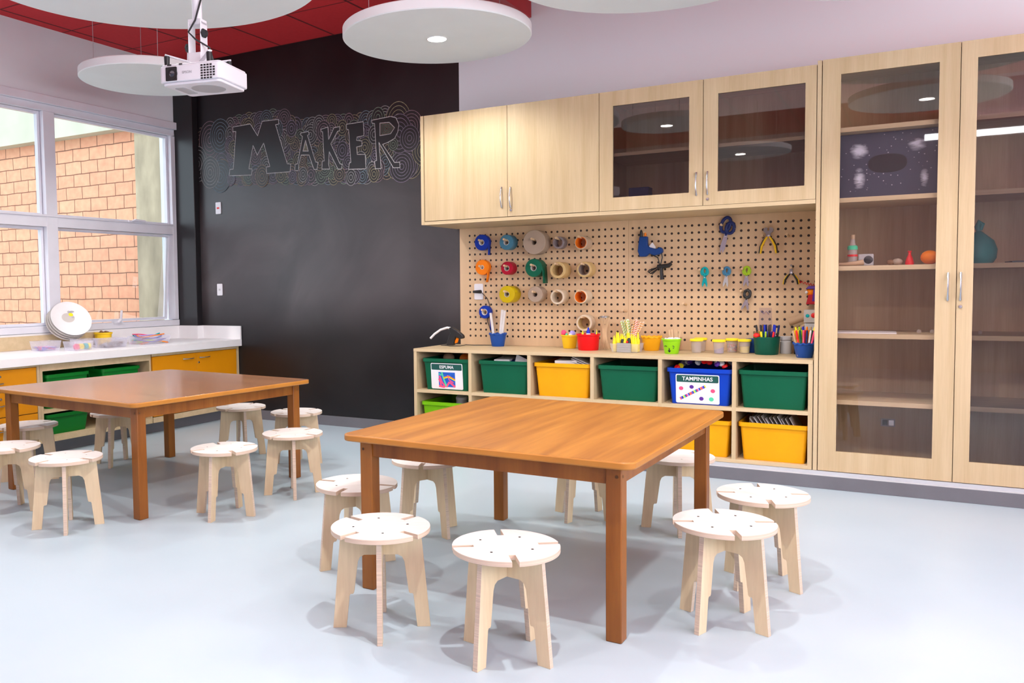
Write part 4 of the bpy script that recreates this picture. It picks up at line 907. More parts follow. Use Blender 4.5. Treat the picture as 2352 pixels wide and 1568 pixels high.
b = MB(); b.tube([(3.225, -.24, CZ + .012), (3.19, -.26, CZ + .010), (3.155, -.27, CZ + .006), (3.19, -.25, CZ + .005), (3.25, -.30, CZ + .005), (3.33, -.27, CZ + .005), (3.36, -.22, CZ + .012), (3.33, -.18, CZ + .008), (3.40, -.15, CZ + .005), (3.47, -.10, CZ + .004), (3.53, -.07, CZ + .004), (3.52, -.035, CZ + .05), (3.485, -.025, CZ + .11), (3.455, -.024, CZ + .19), (3.452, -.024, CZ + .26), (3.475, -.022, CZ + .32), (3.452, -.022, CZ + .38), (3.41, -.03, CZ + .425), (3.385, -.055, CZ + .435)], .0028, 8); b.build('cable', 'dark', g)
b = MB(); b.tube([(3.395, -.028, 1.214), (3.385, -.06, 1.214), (3.355, -.085, 1.214)], [.015, .013, .010], 12); b.build('plug', 'dark', g)
# pompoms and glue bottles
def ball(label, x, y, z, r, m, cat='pompom', name='pompom', sc=(1, 1, 1)): return tag(MB().ball((x, y, z), r, 18, sc=sc).build(name, m, loc=(x, y, z)), label, cat)
ball('pink pompom on the left in the yellow pot', 4.163, -.165, CZ + .118, .020, 'pink', sc=(1, 1, 1.15)); ball('lavender pompom on the right in the yellow pot', 4.228, -.155, CZ + .112, .024, 'lav'); ball('small green pompom between the pink and lavender ones', 4.193, -.185, CZ + .106, .010, 'mint')
ball('white pompom behind the lavender one in the yellow pot', 4.222, -.18, CZ + .10, .015, 'paper')
def glue_bottle(x, y, z, body, cap, label, h=.09, r=.014, tilt=(0, 0), group=None):
    t = thing('glue_bottle', label, 'glue bottle', (x, y, z), group=group); t.rotation_euler = (tilt[0], tilt[1], 0)
    MB().lathe([(0, 0), (r * .92, 0), (r, .003), (r, h * .62), (r * .6, h * .72), (r * .55, h * .74), (0, h * .74)], n=16).build('bottle', body, t, local=True)
    MB().lathe([(r * .62, h * .72), (r * .62, h * .82), (r * .35, h * .9), (r * .22, h), (0, h)], n=14).build('cap', cap, t, local=True)
    return t
glue_bottle(4.352, -.275, CZ + .012, 'sun_yellow', 'sun_yellow', 'yellow capped bottle on the left in the red pot', .13, .014)
glue_bottle(4.395, -.275, CZ + .012, 'paper', 'royal', 'white bottle with a dark blue cap in the middle of the red pot', .155, .022)
glue_bottle(4.432, -.25, CZ + .012, 'paper', 'royal', 'slim white bottle with a blue cap toward the right of the red pot', .135, .010, (0, .1))
glue_bottle(4.448, -.27, CZ + .012, 'sun_yellow', 'sun_yellow', 'yellow bottle leaning at the right of the red pot', .14, .009, (0, .06))
# reed bundle
s = thing('skewer_bundle', 'hourglass bundle of wooden skewers standing right of the red pot', 'skewers', (4.470, -.13, CZ))
for k in range(18):
    a = 2 * PI * k / 18; a2 = a + 2.3
    MB().tube([(4.470 + .034 * math.cos(a), -.13 + .034 * math.sin(a), CZ), (4.470 + .036 * math.cos(a2), -.13 + .036 * math.sin(a2), CZ + .235)], .0028, 6).build('skewer', 'pegwood', s)
MB().lathe([(.032, .236), (.037, .234), (.038, .244), (.032, .246)], (4.470, -.13, CZ), 24, closed=True).build('metal_ring', 'steel', s)
# tray with yellow glue bottles
t = thing('clear_tray', 'clear tray crowded with yellow glue bottles, with a grey striped card in front', 'tray', (4.70, -.34, CZ))
def open_box(mb, x0, x1, y0, y1, z0, z1, fl=.012, t_=.0025):
    # thin walled box, flared toward the top
    o0 = [(x0, y0), (x1, y0), (x1, y1), (x0, y1)]; o1 = [(x0 - fl, y0 - fl), (x1 + fl, y0 - fl), (x1 + fl, y1 + fl), (x0 - fl, y1 + fl)]
    for k in range(4):
        k2 = (k + 1) % 4
        mb.face([(*o0[k], z0), (*o0[k2], z0), (*o1[k2], z1), (*o1[k], z1)])
        d = .006; c = [(p[0] + d * (1 if p[0] > (x0 + x1) / 2 else -1), p[1] + d * (1 if p[1] > (y0 + y1) / 2 else -1)) for p in o1]
        mb.face([(*o1[k], z1), (*o1[k2], z1), (*c[k2], z1), (*c[k], z1)])
    mb.face([(*p, z0) for p in o0[::-1]]); return mb
open_box(MB(), 4.612, 4.792, -.395, -.285, CZ + .0005, CZ + .062).build('tray_shell', 'clear2', t, smooth=False)
M['barcode'] = None
def stripes():
    m, nt, N, L, b_ = _nt('grey_striped_card'); tc = N.new('ShaderNodeTexCoord'); wv = N.new('ShaderNodeTexWave'); wv.bands_direction = 'Z'; wv.inputs['Scale'].default_value = 42; wv.inputs['Distortion'].default_value = 1.5
    L.new(tc.outputs['Object'], wv.inputs['Vector']); cr = N.new('ShaderNodeValToRGB'); cr.color_ramp.elements[0].color = (.12, .12, .13, 1); cr.color_ramp.elements[1].color = (.55, .54, .52, 1); L.new(wv.outputs['Fac'], cr.inputs[0]); L.new(cr.outputs[0], b_.inputs['Base Color']); b_.inputs['Roughness'].default_value = .6
    return m
M['barcode'] = stripes()
k = MB().box(4.652, 4.752, -.415, -.411, CZ + .002, CZ + .068); k.build('striped_card', 'barcode', t)
pal = [('sun_yellow', 'sun_yellow')] * 8
for k in range(14):
    i, j = k % 7, k // 7
    nm = 'dark' if (i in (2, 4) and j == 0) else 'sun_yellow'
    glue_bottle(4.625 + .0255 * i, -.372 + .045 * j, CZ + .004, nm, 'sun_yellow', 'small yellow capped glue bottle in the clear tray', .112 + .012 * ((k * 5) % 3), .0125, (0, .05 * ((k % 3) - 1)), group='yellow glue bottles in the clear tray')
ball('tiny red bead on the glue bottles in the clear tray', 4.725, -.413, CZ + .0755, .008, 'red_pl', 'bead', 'bead')
# straws
def striped(c):
    m, nt, N, L, b_ = _nt('striped_paper'); tc = N.new('ShaderNodeTexCoord'); mp = N.new('ShaderNodeMapping'); mp.inputs['Rotation'].default_value = (0, .9, 0); L.new(tc.outputs['Object'], mp.inputs[0]); wv = N.new('ShaderNodeTexWave'); wv.bands_direction = 'Z'; wv.inputs['Scale'].default_value = 26
    L.new(mp.outputs[0], wv.inputs['Vector']); cr = N.new('ShaderNodeValToRGB'); cr.color_ramp.interpolation = 'CONSTANT'; cr.color_ramp.elements[0].color = (.82, .8, .72, 1); cr.color_ramp.elements[1].position = .5; cr.color_ramp.elements[1].color = (*c, 1); L.new(wv.outputs['Fac'], cr.inputs[0]); L.new(cr.outputs[0], b_.inputs['Base Color']); b_.inputs['Roughness'].default_value = .6
    return m
M['st_g'] = striped((.35, .55, .05)); M['st_y'] = striped((.85, .65, .02)); M['st_r'] = striped((.75, .12, .05)); M['st_o'] = striped((.9, .35, .03))
st = {}
rr = random.Random(11)
for k in range(30):
    left = k < 17; key = (['st_g', 'st_g', 'st_y'] if left else ['st_r', 'st_o', 'st_o'])[k % 3]
    if key not in st: o = MB().lathe([(.0036, 0), (.0052, 0), (.0052, .20), (.0036, .20)], n=10, closed=True).build('paper_straw', key, loc=(0, 0, 0)); st[key] = o
    else: o = st[key].copy(); COL.objects.link(o)
    u = k / 16 if left else (k - 17) / 12
    x0 = 4.655 + .03 * rr.random(); lean = (-.33 + .30 * u if left else .12 + .33 * u) + rr.uniform(-.03, .03)
    o.location = (x0, -.15 + rr.uniform(-.025, .025), CZ + .012 + rr.uniform(0, .018)); o.rotation_euler = (rr.uniform(-.1, .1), lean, rr.uniform(-.2, .2))
    nm = {'st_g': 'green striped straw', 'st_y': 'yellow striped straw', 'st_r': 'red striped straw', 'st_o': 'orange striped straw'}[key]
    tag(o, nm + (' in the left fan of paper straws' if left else ' in the right fan of paper straws'), 'straw', 'striped paper straws behind the glue bottles')
b = MB(); b.lathe([(0, .002), (.034, .002), (.042, .10), (.040, .10), (.032, .006), (0, .006)], (4.668, -.15, CZ), 24); tag(b.build('straw_cup', 'clear2', loc=(4.668, -.15, CZ)), 'clear cup holding the striped straws, behind the glue bottles', 'cup')
# craft sticks in a card cone
cc = (4.985, -.105)
b = MB(); b.lathe([(0, .0), (.026, 0), (.045, .095), (.043, .095), (.024, .004), (0, .004)], (*cc, CZ), 20); tag(b.build('card_cup', 'kraft', loc=(*cc, CZ)), 'brown card cup of wooden sticks behind the lime green pot', 'cup')
cs = None
for k in range(16):
    if cs is None: cs = o = MB().box(-.0035, .0035, -.001, .001, 0, .145).build('craft_stick', 'pegwood', loc=(0, 0, 0))
    else: o = cs.copy(); COL.objects.link(o)
    u = k / 15 - .5; o.location = (cc[0] + .025 * u, cc[1] - .01 + .018 * ((k * 7) % 5 - 2) / 2, CZ + .008); o.rotation_euler = (.05 * ((k % 3) - 1), .42 * u, 0)
    tag(o, 'thin wooden craft stick fanned in the brown card cup', 'craft stick', 'craft sticks in the brown card cup')
# cups with yellow lids
def lid_cup(label, x, y, fill=None, h=.096, r=.038, slant=0.):
    t = thing('lidded_cup', label, 'cup', (x, y, CZ))
    b = MB(); b.lathe([(0, .001), (r * .82, .001), (r, h - .012), (r * .97, h - .012), (r * .80, .004), (0, .004)], (x, y, CZ), 28); b.build('cup_wall', 'clear', t)
    b = MB(); b.lathe([(0, h), (r + .004, h), (r + .007, h - .004), (r + .007, h - .014), (r + .004, h - .016), (0, h - .014)], (x, y, CZ), 28); b.build('lid', 'sun_yellow', t)
    if fill:
        if fill[0] == 'candy':
            return t
        b = MB(); hh = fill[1]; R1 = r * .79; R2 = R1 + (r * .95 - R1) * hh / h
        b.lathe([(0, .005), (R1 - .001, .005), (R2 - .002, hh), (0, hh)], (x, y, CZ), 24)
        if slant:
            for i, v in enumerate(b.v):
                if v[2] > CZ + .02: b.v[i] = (v[0], v[1], v[2] + slant * (v[0] - x))
        b.build('contents', fill[0], t)
    return t
lid_cup('empty clear cup with a yellow lid, front one of a pair', 5.160, -.235); lid_cup('clear cup with a yellow lid half hidden behind the front empty one', 5.160, -.105)
lid_cup('yellow lidded cup with a slanting purple filling', 5.315, -.265, ('violet', .034), slant=.35); lid_cup('yellow lidded cup full of small coloured sweets', 5.374, -.115)
lid_cup('yellow lidded cup with yellow filling', 5.466, -.175, ('slime', .046))
cd = {}
rr = random.Random(2)
for k in range(48):
    m = ['red_pl', 'pink', 'paper', 'lav', 'orange_p', 'violet'][k % 6]
    if m not in cd: o = MB().ball((0, 0, 0), .0062, 8).build('sweet', m, loc=(0, 0, 0)); cd[m] = o
    else: o = cd[m].copy(); COL.objects.link(o)
    a, r_ = rr.uniform(0, 2 * PI), .026 * math.sqrt(rr.random()); o.location = (5.374 + r_ * math.cos(a), -.115 + r_ * math.sin(a), CZ + .012 + .048 * rr.random())
    tag(o, {'red_pl': 'red', 'pink': 'pink', 'paper': 'white', 'lav': 'lavender', 'orange_p': 'orange', 'violet': 'violet'}[m] + ' sweet in the yellow lidded cup', 'sweet', 'small sweets in the lidded cup')
# markers
MK = {}
def marker(x, y, z, ln, body, cap, tilt, label, group, r=.0058):
    key = (body, cap, ln)
    if key not in MK:
        o = MB().lathe([(0, 0), (r, 0), (r, ln * .66), (r * .8, ln * .67), (0, ln * .67)], n=12).build('marker', body, loc=(0, 0, 0))
        MB().lathe([(r * 1.12, ln * .66), (r * 1.12, ln * .94), (r * .85, ln), (0, ln)], n=12).build('cap', cap, o, local=True); MK[key] = o
    else: o = copy_tree(MK[key])
    o.location = (x, y, z); o.rotation_euler = (tilt[0], tilt[1], 0)
    return tag(o, label, 'marker', group)
rr = random.Random(21)
gm = ['dark', 'royal', 'royal', 'brown', 'dark', 'purple', 'brown', 'pot_green', 'red_pl', 'sun_yellow', 'dark', 'pot_green', 'sun_yellow', 'royal', 'brown', 'lime2', 'red_pl', 'dark', 'navy', 'navy', 'brown', 'pot_green', 'sun_yellow', 'dark', 'royal', 'brown', 'dark', 'pot_green', 'sun_yellow', 'navy', 'pot_green', 'red_pl', 'dark', 'brown']
cn = {'dark': 'black', 'royal': 'blue', 'brown': 'brown', 'purple': 'purple', 'pot_green': 'green', 'red_pl': 'red', 'sun_yellow': 'yellow', 'lime2': 'lime', 'navy': 'navy', 'orange_p': 'orange', 'pot_yellow': 'yellow', 'pink': 'pink', 'tape_orange': 'orange', 'mint': 'mint green', 'paper': 'white', 'kraft': 'tan', 'violet': 'violet', 'teal': 'teal', 'lime': 'lime green'}
for k, c_ in enumerate(gm):
    a, r_ = k * 2.4, .058 * math.sqrt((k + .5) / len(gm)); x, y = 5.61 + r_ * math.cos(a), -.205 + r_ * math.sin(a)
    tall = c_ in ('dark', 'navy', 'brown', 'royal') and y > -.22
    marker(x, y, CZ + .012, .185 if tall else .142, c_ if tall or k % 2 else 'sun_yellow', c_, (rr.uniform(-.06, .06), .20 * (x - 5.61) / .06 + rr.uniform(-.05, .05)), cn[c_] + ' capped marker in the dark green tub', 'markers in the dark green tub')
ball('red ball topped marker end at the left front of the dark green tub', 5.555, -.262, CZ + .128, .018, 'red_pl', 'knob', 'red_knob', (1.2, 1, .9))
bm = ['kraft', 'pot_yellow', 'sun_yellow', 'red_pl', 'pot_yellow', 'lime2', 'pot_green', 'lime2', 'royal', 'pink', 'red_pl', 'tape_orange', 'navy', 'tape_orange', 'kraft', 'paper', 'pot_green', 'sun_yellow', 'pink', 'royal']
for k, c_ in enumerate(bm):
    u = k / (len(bm) - 1) - .5; row = k % 3
    marker(5.861 + .065 * u, -.415 + .03 * row, CZ + .010, .165 + .02 * (row == 2), c_, c_, (.04 * (row - 1), .42 * u), cn[c_] + ' felt pen in the blue pot at the right end', 'felt pens in the blue pot')

# ------------------------------------------------------------------ inside the cupboards
o = MB().box(-.068, .068, -.05, .05, 0, .162).build('small_box', 'navy', loc=(0, 0, 0), bevel=.002); o.location = (4.815, -.40, UB + .0245); tag(o, 'small dark blue box in the glazed wall cupboard', 'box')
def splatter():
    m, nt, N, L, b_ = _nt('dark_board_with_white_splatter'); tc = N.new('ShaderNodeTexCoord')
    mp = N.new('ShaderNodeMapping'); mp.inputs['Rotation'].default_value = (0, .7, 0); mp.inputs['Scale'].default_value = (5, 5, 17); L.new(tc.outputs['Object'], mp.inputs[0])
    n1 = N.new('ShaderNodeTexNoise'); n1.inputs['Scale'].default_value = 2.2; n1.inputs['Detail'].default_value = 7; n1.inputs['Distortion'].default_value = 1.4; L.new(mp.outputs[0], n1.inputs['Vector'])
    acc = None
    for (cx, cz, rx, rz) in ((6.155, 2.045, .075, .075), (6.16, 1.875, .05, .10), (6.46, 2.06, .075, .06), (6.50, 1.86, .035, .08)):
        v = N.new('ShaderNodeVectorMath'); v.operation = 'SUBTRACT'; v.inputs[1].default_value = (cx, 0, cz); L.new(tc.outputs['Object'], v.inputs[0])
        v2 = N.new('ShaderNodeVectorMath'); v2.operation = 'MULTIPLY'; v2.inputs[1].default_value = (1 / rx, 0, 1 / rz); L.new(v.outputs[0], v2.inputs[0])
        ln = N.new('ShaderNodeVectorMath'); ln.operation = 'LENGTH'; L.new(v2.outputs[0], ln.inputs[0])
        r_ = N.new('ShaderNodeMapRange'); r_.inputs[1].default_value = 0; r_.inputs[2].default_value = 1; r_.inputs[3].default_value = 1; r_.inputs[4].default_value = 0; L.new(ln.outputs['Value'], r_.inputs[0])
        if acc is None: acc = r_.outputs[0]
        else:
            a = N.new('ShaderNodeMath'); a.operation = 'MAXIMUM'; L.new(acc, a.inputs[0]); L.new(r_.outputs[0], a.inputs[1]); acc = a.outputs[0]
    mu = N.new('ShaderNodeMath'); mu.operation = 'MULTIPLY'; L.new(n1.outputs['Fac'], mu.inputs[0]); L.new(acc, mu.inputs[1])
    mr = N.new('ShaderNodeMapRange'); mr.inputs[1].default_value = .16; mr.inputs[2].default_value = .48; L.new(mu.outputs[0], mr.inputs[0])
    vo = N.new('ShaderNodeTexVoronoi'); vo.inputs['Scale'].default_value = 38; L.new(tc.outputs['Object'], vo.inputs['Vector'])
    lt = N.new('ShaderNodeMath'); lt.operation = 'LESS_THAN'; lt.inputs[1].default_value = .13; L.new(vo.outputs['Distance'], lt.inputs[0])
    m2 = N.new('ShaderNodeMath'); m2.operation = 'MULTIPLY'; m2.inputs[1].default_value = .45; L.new(lt.outputs[0], m2.inputs[0])
    ma = N.new('ShaderNodeMath'); ma.operation = 'MAXIMUM'; L.new(mr.outputs[0], ma.inputs[0]); L.new(m2.outputs[0], ma.inputs[1])
    mx = N.new('ShaderNodeMix'); mx.data_type = 'RGBA'; L.new(ma.outputs[0], mx.inputs['Factor']); mx.inputs['A'].default_value = (.055, .065, .10, 1); mx.inputs['B'].default_value = (.75, .78, .9, 1)
    L.new(mx.outputs['Result'], b_.inputs['Base Color']); b_.inputs['Roughness'].default_value = .25
    return m
M['splat'] = splatter()
a_ = thing('splattered_board', 'dark board splashed with white around a black oval in the tall cupboard', 'artwork', (0, 0, 0))
MB().box(5.975, 6.645, -.435, -.415, 1.7590, 2.146).build('painted_board', 'splat', a_)
b = MB(); b.prism([(6.308 + .102 * math.copysign(abs(math.cos(q)) ** .8, math.cos(q)), 1.960 + .055 * math.copysign(abs(math.sin(q)) ** .8, math.sin(q))) for q in [2 * PI * k / 40 for k in range(40)]], -.4365, -.435, 'y'); b.build('black_oval', 'dark', a_)
S3 = SH[2] + .0006
t = thing('glass_bottle', 'corked glass bottle with green and red bands in the tall cupboard', 'bottle', (6.128, -.42, S3))
b = MB(); b.lathe([(0, 0), (.026, 0), (.027, .09), (.026, .10), (.014, .145), (.013, .165), (.011, .165), (.012, .145), (.024, .10), (.025, .004), (0, .004)], (6.128, -.42, S3), 24); b.build('bottle_glass', 'clear', t)
b = MB(); b.lathe([(.0278, .105), (.0285, .100), (.0285, .118), (.022, .125), (.022, .105)], (6.128, -.42, S3), 24, closed=True); b.build('green_band', 'mint', t)
b = MB(); b.lathe([(.0277, .058), (.0287, .058), (.0287, .070), (.0277, .070)], (6.128, -.42, S3), 24, closed=True); b.build('red_band', 'red_pl', t)
b = MB(); b.lathe([(0, .16), (.0115, .16), (.014, .19), (0, .192)], (6.128, -.42, S3), 16); b.build('cork', 'kraft', t)
o = MB().tube([(6.045, -.47, S3 + .011), (6.10, -.475, S3 + .012), (6.15, -.47, S3 + .015), (6.19, -.46, S3 + .021)], [.009, .011, .014, .018], 12).build('driftwood', 'kraft', loc=(6.1, -.47, S3)); tag(o, 'piece of light wood lying before the glass bottle', 'wood')
t = thing('toy_speaker', 'small silver box with a round black face right of the glass bottle', 'toy', (6.20, -.40, S3))
MB().box(6.16, 6.243, -.43, -.37, S3, S3 + .072).build('toy_body', 'grey_pl', t, bevel=.006); b = MB(); b.lathe([(0, -.434), (.022, -.432), (.026, -.429)], (6.215, 0, S3 + .036), 24, 'y'); b.build('round_face', 'dark', t)
for k, (dx, r_, m) in enumerate(((0, .020, 'brown'), (.034, .024, 't_beige'))):
    o = MB().ball((0, 0, 0), r_, 14, sc=(1.2, 1, .85)).build('seed_pod', m, loc=(0, 0, 0)); o.location = (6.335 + dx, -.42, S3 + r_ * .85); tag(o, ['dark brown seed pod left of the red bottle', 'lighter brown seed pod left of the red bottle'][k], 'seed pod')
b = MB(); b.lathe([(0, 0), (.022, 0), (.024, .012), (.017, .04), (.008, .06), (.007, .072), (.011, .078), (.010, .084), (0, .084)], (6.432, -.42, S3), 18); tag(b.build('small_vase', 'red_pl', loc=(6.432, -.42, S3)), 'tiny red bottle on the middle shelf of the tall cupboard', 'bottle')
b = MB(); b.ball((6.535, -.42, S3 + .042), .046, 20, sc=(1.05, 1, .9)); tag(b.build('orange_ball', 'tape_orange', loc=(6.53, -.42, S3)), 'orange ball right of the tiny red bottle', 'ball')
t = thing('cloth_bag', 'teal fabric bag tied at the top, behind the right glass door', 'bag', (6.79, -.40, S3))
b = MB(); b.lathe([(0, 0), (.07, 0), (.088, .03), (.092, .08), (.075, .13), (.03, .17), (.014, .185), (0, .19)], (6.775, -.40, S3), 24); b.build('bag_body', 'felt_teal', t)
b = MB(); b.tube([(6.775, -.40, S3 + .175), (6.765, -.41, S3 + .21), (6.775, -.41, S3 + .24), (6.79, -.40, S3 + .225), (6.782, -.40, S3 + .19)], [.010, .014, .012, .014, .010], 10); b.build('tied_top', 'felt_teal', t)
o = sheet('black_folder', 'dark folder lying at the right on the middle shelf, behind the right door', 'folder', 7.0, -.38, S3, .16, .2, .012, (0, -.03, .1), 'dark')
S4 = SH[3] + .0006
sheet('white_papers', 'sheets of white paper lying at the front of a tall cupboard shelf', 'paper', 6.205, -.40, S4, .33, .22, .006, (0, 0, .03), 'paper')
for k, (x, l) in enumerate(((6.487, 'left'), (6.555, 'right'))):
    ball('clear glass marble, %s one of two beside the white papers' % l, x, -.43, S4 + .013, .013, 'clear', 'marble', 'glass_marble')
ball('clear glass marble alone at the left behind the right door', 6.79, -.43, S4 + .012, .012, 'clear', 'marble', 'glass_marble')

# ------------------------------------------------------------------ things on the window bench
ZB = BT + .0008
def tub(label, x, y, w, d, h, rz=0., m='clear2'):
    t = thing('plastic_tub', label, 'tub', (x, y, ZB), rz)
    b = MB(); open_box(b, -w / 2 + .012, w / 2 - .012, -d / 2 + .012, d / 2 - .012, .0008, h); b.build('tub_shell', m, t, local=True, smooth=False)
    return t
def grains(name, label, x, y, w, d, h, n, cols, r, cat, rz=0., seed=1):
    b = MB(); rr = random.Random(seed)
    for k in range(n):
        b.ball((rr.uniform(-w / 2, w / 2), rr.uniform(-d / 2, d / 2), rr.uniform(.005, h)), r * rr.uniform(.7, 1.1), 8, k % len(cols), sc=(1, 1, .8))
    o = b.build(name, cols, loc=(0, 0, 0)); o.location = (x, y, ZB + .002); o.rotation_euler = (0, 0, rz); return tag(o, label, cat, kind='stuff')
tub('clear tub of small purple beads, leftmost on the worktop', .28, -1.80, .15, .19, .080); grains('beads', 'purple and pink beads in the leftmost clear tub', .28, -1.80, .10, .13, .028, 90, ['violet', 'pink', 'lav', 'purple'], .009, 'beads', seed=4)
tub('clear tub holding rolls of yellow and blue tape, second on the worktop', .50, -1.655, .15, .185, .075)
for k, (y, m) in enumerate(((-1.70, 'pink'), (-1.655, 'sun_yellow'), (-1.612, 'turquoise'), (-1.585, 'sun_yellow'))):
    b = MB(); b.lathe([(.010, -.012), (.024, -.012), (.024, .012), (.010, .012)], (.535, y, ZB + .030), 20, 'y' if k > 1 else 'x', closed=True)
    o = b.build('washi_roll', m, loc=(.535, y, ZB)); tag(o, ['pink centred tape roll on the left in the second tub', 'yellow tape roll in the middle of the second tub', 'blue tape roll beside the yellow ones in the second tub', 'yellow tape roll on the right in the second tub'][k], 'tape roll')
tub('clear tub behind the tape tub, holding pale shells', .30, -1.44, .15, .18, .078); grains('shells', 'pale pink shells in the tub behind the tape rolls', .30, -1.44, .10, .13, .035, 40, ['t_beige', 'kraft', 'core'], .013, 'shells', seed=8)
tub('lidded clear tub of small grey pebbles, third on the worktop', .47, -1.30, .16, .225, .072); grains('pebbles', 'grey and tan pebbles in the third tub', .47, -1.30, .11, .17, .040, 120, ['chalkgrey', 't_beige', 'core', 'brown'], .010, 'pebbles', seed=9)
sheet('tub_lid', 'hazy white lid on the tub of grey pebbles', 'lid', .47, -1.30, ZB + .073, .17, .235, .006, (0, 0, 0), 'clear2')
tub('wide clear tub of coloured pipe cleaners, rightmost on the worktop', .42, -.835, .20, .33, .075)
pm = ['pink', 'orange_p', 'lime2', 'lav', 'turquoise', 'violet', 'sun_yellow', 'pink', 'mint', 'lav', 'paper', 'royal', 'turquoise', 'orange_p', 'lav', 'pink']
rr = random.Random(15)
for k, m in enumerate(pm):
    y0 = -.98 + .28 * rr.random(); x0 = .36 + .12 * rr.random(); z = ZB + .010 + .0042 * k; a = rr.uniform(-.4, .4)
    pts = [(x0 + .04 * math.sin(a + 2.2 * u) , -.835 + .13 * u, z + .010 * math.sin(3 * u + k) + (.022 * u * u if k > 11 else 0)) for u in [q / 5 - 1 for q in range(11)]]
    nm = {'pink': 'pink', 'orange_p': 'orange', 'lime2': 'lime', 'lav': 'lavender', 'turquoise': 'turquoise', 'violet': 'violet', 'sun_yellow': 'yellow', 'mint': 'mint', 'paper': 'white', 'royal': 'dark blue'}[m]
    tag(MB().tube(pts, .0055, 8).build('pipe_cleaner', m, loc=(.42, -.835, ZB)), nm + ' pipe cleaner in the wide clear tub', 'pipe cleaner', 'coloured pipe cleaners in the wide tub')
b = MB(); b.lathe([(0, 0), (.058, 0), (.062, .004), (.074, .094), (.081, .100), (.081, .112), (.075, .112), (.060, .006), (0, .006)], (.13, -1.105, ZB), 32); tag(b.build('yellow_bowl', 'pot_yellow', loc=(.13, -1.105, ZB)), 'yellow bowl standing by the upstand behind the clear tubs', 'bowl')
grains('brown_seeds', 'dark brown seeds heaped in the yellow bowl', .13, -1.105, .082, .082, .118, 90, ['brown'], .012, 'seeds', seed=12)
# plates leaning in the window
for k in range(4):
    t = thing('white_plate', ['front plate of the stack leaning in the window, with a printed picture', 'second plate of the stack leaning in the window', 'third plate of the stack leaning in the window', 'rearmost plate of the stack leaning in the window'][k], 'plate', group='white plates leaning in the window')
    b = MB(); R_ = .172
    b.lathe([(0, 0), (R_ * .72, 0), (R_ * .80, .006), (R_ - .003, .012), (R_, .014), (R_, .010), (R_ * .82, .002), (R_ * .74, -.006), (0, -.006)], n=48)
    b.build('plate_body', ['paper', 'core'][k > 0], t, local=True)
    if k == 0:
        m = MB(); m.face([(.055 * math.cos(q) - .02, .06 * math.sin(q) * .8 + .015, .0012) for q in [2 * PI * i / 20 for i in range(20)]]); m.build('printed_picture', 'core', t, local=True)
        m = MB(); m.face([(.020 * math.cos(q) + .01, .018 * math.sin(q) + .045, .002) for q in [2 * PI * i / 16 for i in range(16)]]); m.build('yellow_print', 'sun_yellow', t, local=True)
        for (px, py, rx, ry) in ((.025, .075, .022, .010), (.0, .072, .014, .014), (.022, .018, .014, .008)):
            m = MB(); m.face([(rx * math.cos(q) + px, ry * math.sin(q) + py, .0018) for q in [2 * PI * i / 16 for i in range(16)]]); m.build('grey_print', 'grey_pl', t, local=True)
    n = Vector((.80, -.22, .56)).normalized()
    t.rotation_euler = n.to_track_quat('Z', 'Y').to_euler(); t.location = Vector((.150, -1.452, 1.018)) - n * (.0145 * k) - Vector((0, .012, .006)) * k

# ------------------------------------------------------------------ chalk mural on the black wall
LET = {'M': [[(0.73, 2.825), (0.734, 2.78), (0.771, 2.779), (0.726, 2.423), (0.682, 2.423), (0.672, 2.363), (0.957, 2.348), (0.966, 2.406), (0.924, 2.41), (0.983, 2.627), (1.033, 2.53), (1.115, 2.635), (1.185, 2.411), (1.14, 2.409), (1.143, 2.348), (1.424, 2.342), (1.437, 2.412), (1.394, 2.418), (1.264, 2.79), (1.304, 2.793), (1.299, 2.836), (1.103, 2.84), (1.042, 2.711), (0.955, 2.831)]],
'A': [[(1.558, 2.684), (1.647, 2.689), (1.657, 2.664), (1.637, 2.654), (1.724, 2.407), (1.75, 2.401), (1.738, 2.338), (1.703, 2.341), (1.65, 2.476), (1.56, 2.484), (1.53, 2.401), (1.526, 2.344), (1.482, 2.348), (1.488, 2.405), (1.515, 2.408), (1.58, 2.651), (1.56, 2.662)], [(1.613, 2.612), (1.643, 2.512), (1.581, 2.518)]],
'K': [[(1.791, 2.694), (1.869, 2.706), (1.874, 2.592), (1.936, 2.693), (1.999, 2.696), (1.998, 2.66), (1.974, 2.656), (1.898, 2.554), (1.995, 2.368), (2.021, 2.36), (2.008, 2.32), (1.972, 2.323), (1.879, 2.485), (1.869, 2.379), (1.88, 2.33), (1.793, 2.337), (1.8, 2.408), (1.821, 2.409), (1.809, 2.67), (1.794, 2.672)]],
'E': [[(2.072, 2.708), (2.253, 2.712), (2.258, 2.59), (2.184, 2.585), (2.179, 2.557), (2.236, 2.546), (2.235, 2.505), (2.178, 2.499), (2.184, 2.434), (2.269, 2.426), (2.274, 2.301), (2.088, 2.311), (2.096, 2.366), (2.114, 2.37), (2.095, 2.659), (2.074, 2.664)]],
'R': [[(2.342, 2.714), (2.537, 2.726), (2.591, 2.709), (2.62, 2.649), (2.609, 2.588), (2.575, 2.535), (2.506, 2.508), (2.451, 2.496), (2.571, 2.331), (2.623, 2.329), (2.625, 2.282), (2.557, 2.287), (2.413, 2.517), (2.434, 2.291), (2.372, 2.293), (2.366, 2.36), (2.387, 2.364), (2.372, 2.682), (2.344, 2.69)], [(2.427, 2.681), (2.523, 2.677), (2.576, 2.626), (2.535, 2.579), (2.425, 2.573)]]}
def chalk(n, c): M[n] = mat(n, c, .9, .1, var=.3, scale=60)
CH = ['ch_w', 'ch_g', 'ch_p', 'ch_y', 'ch_b', 'ch_o', 'ch_m']
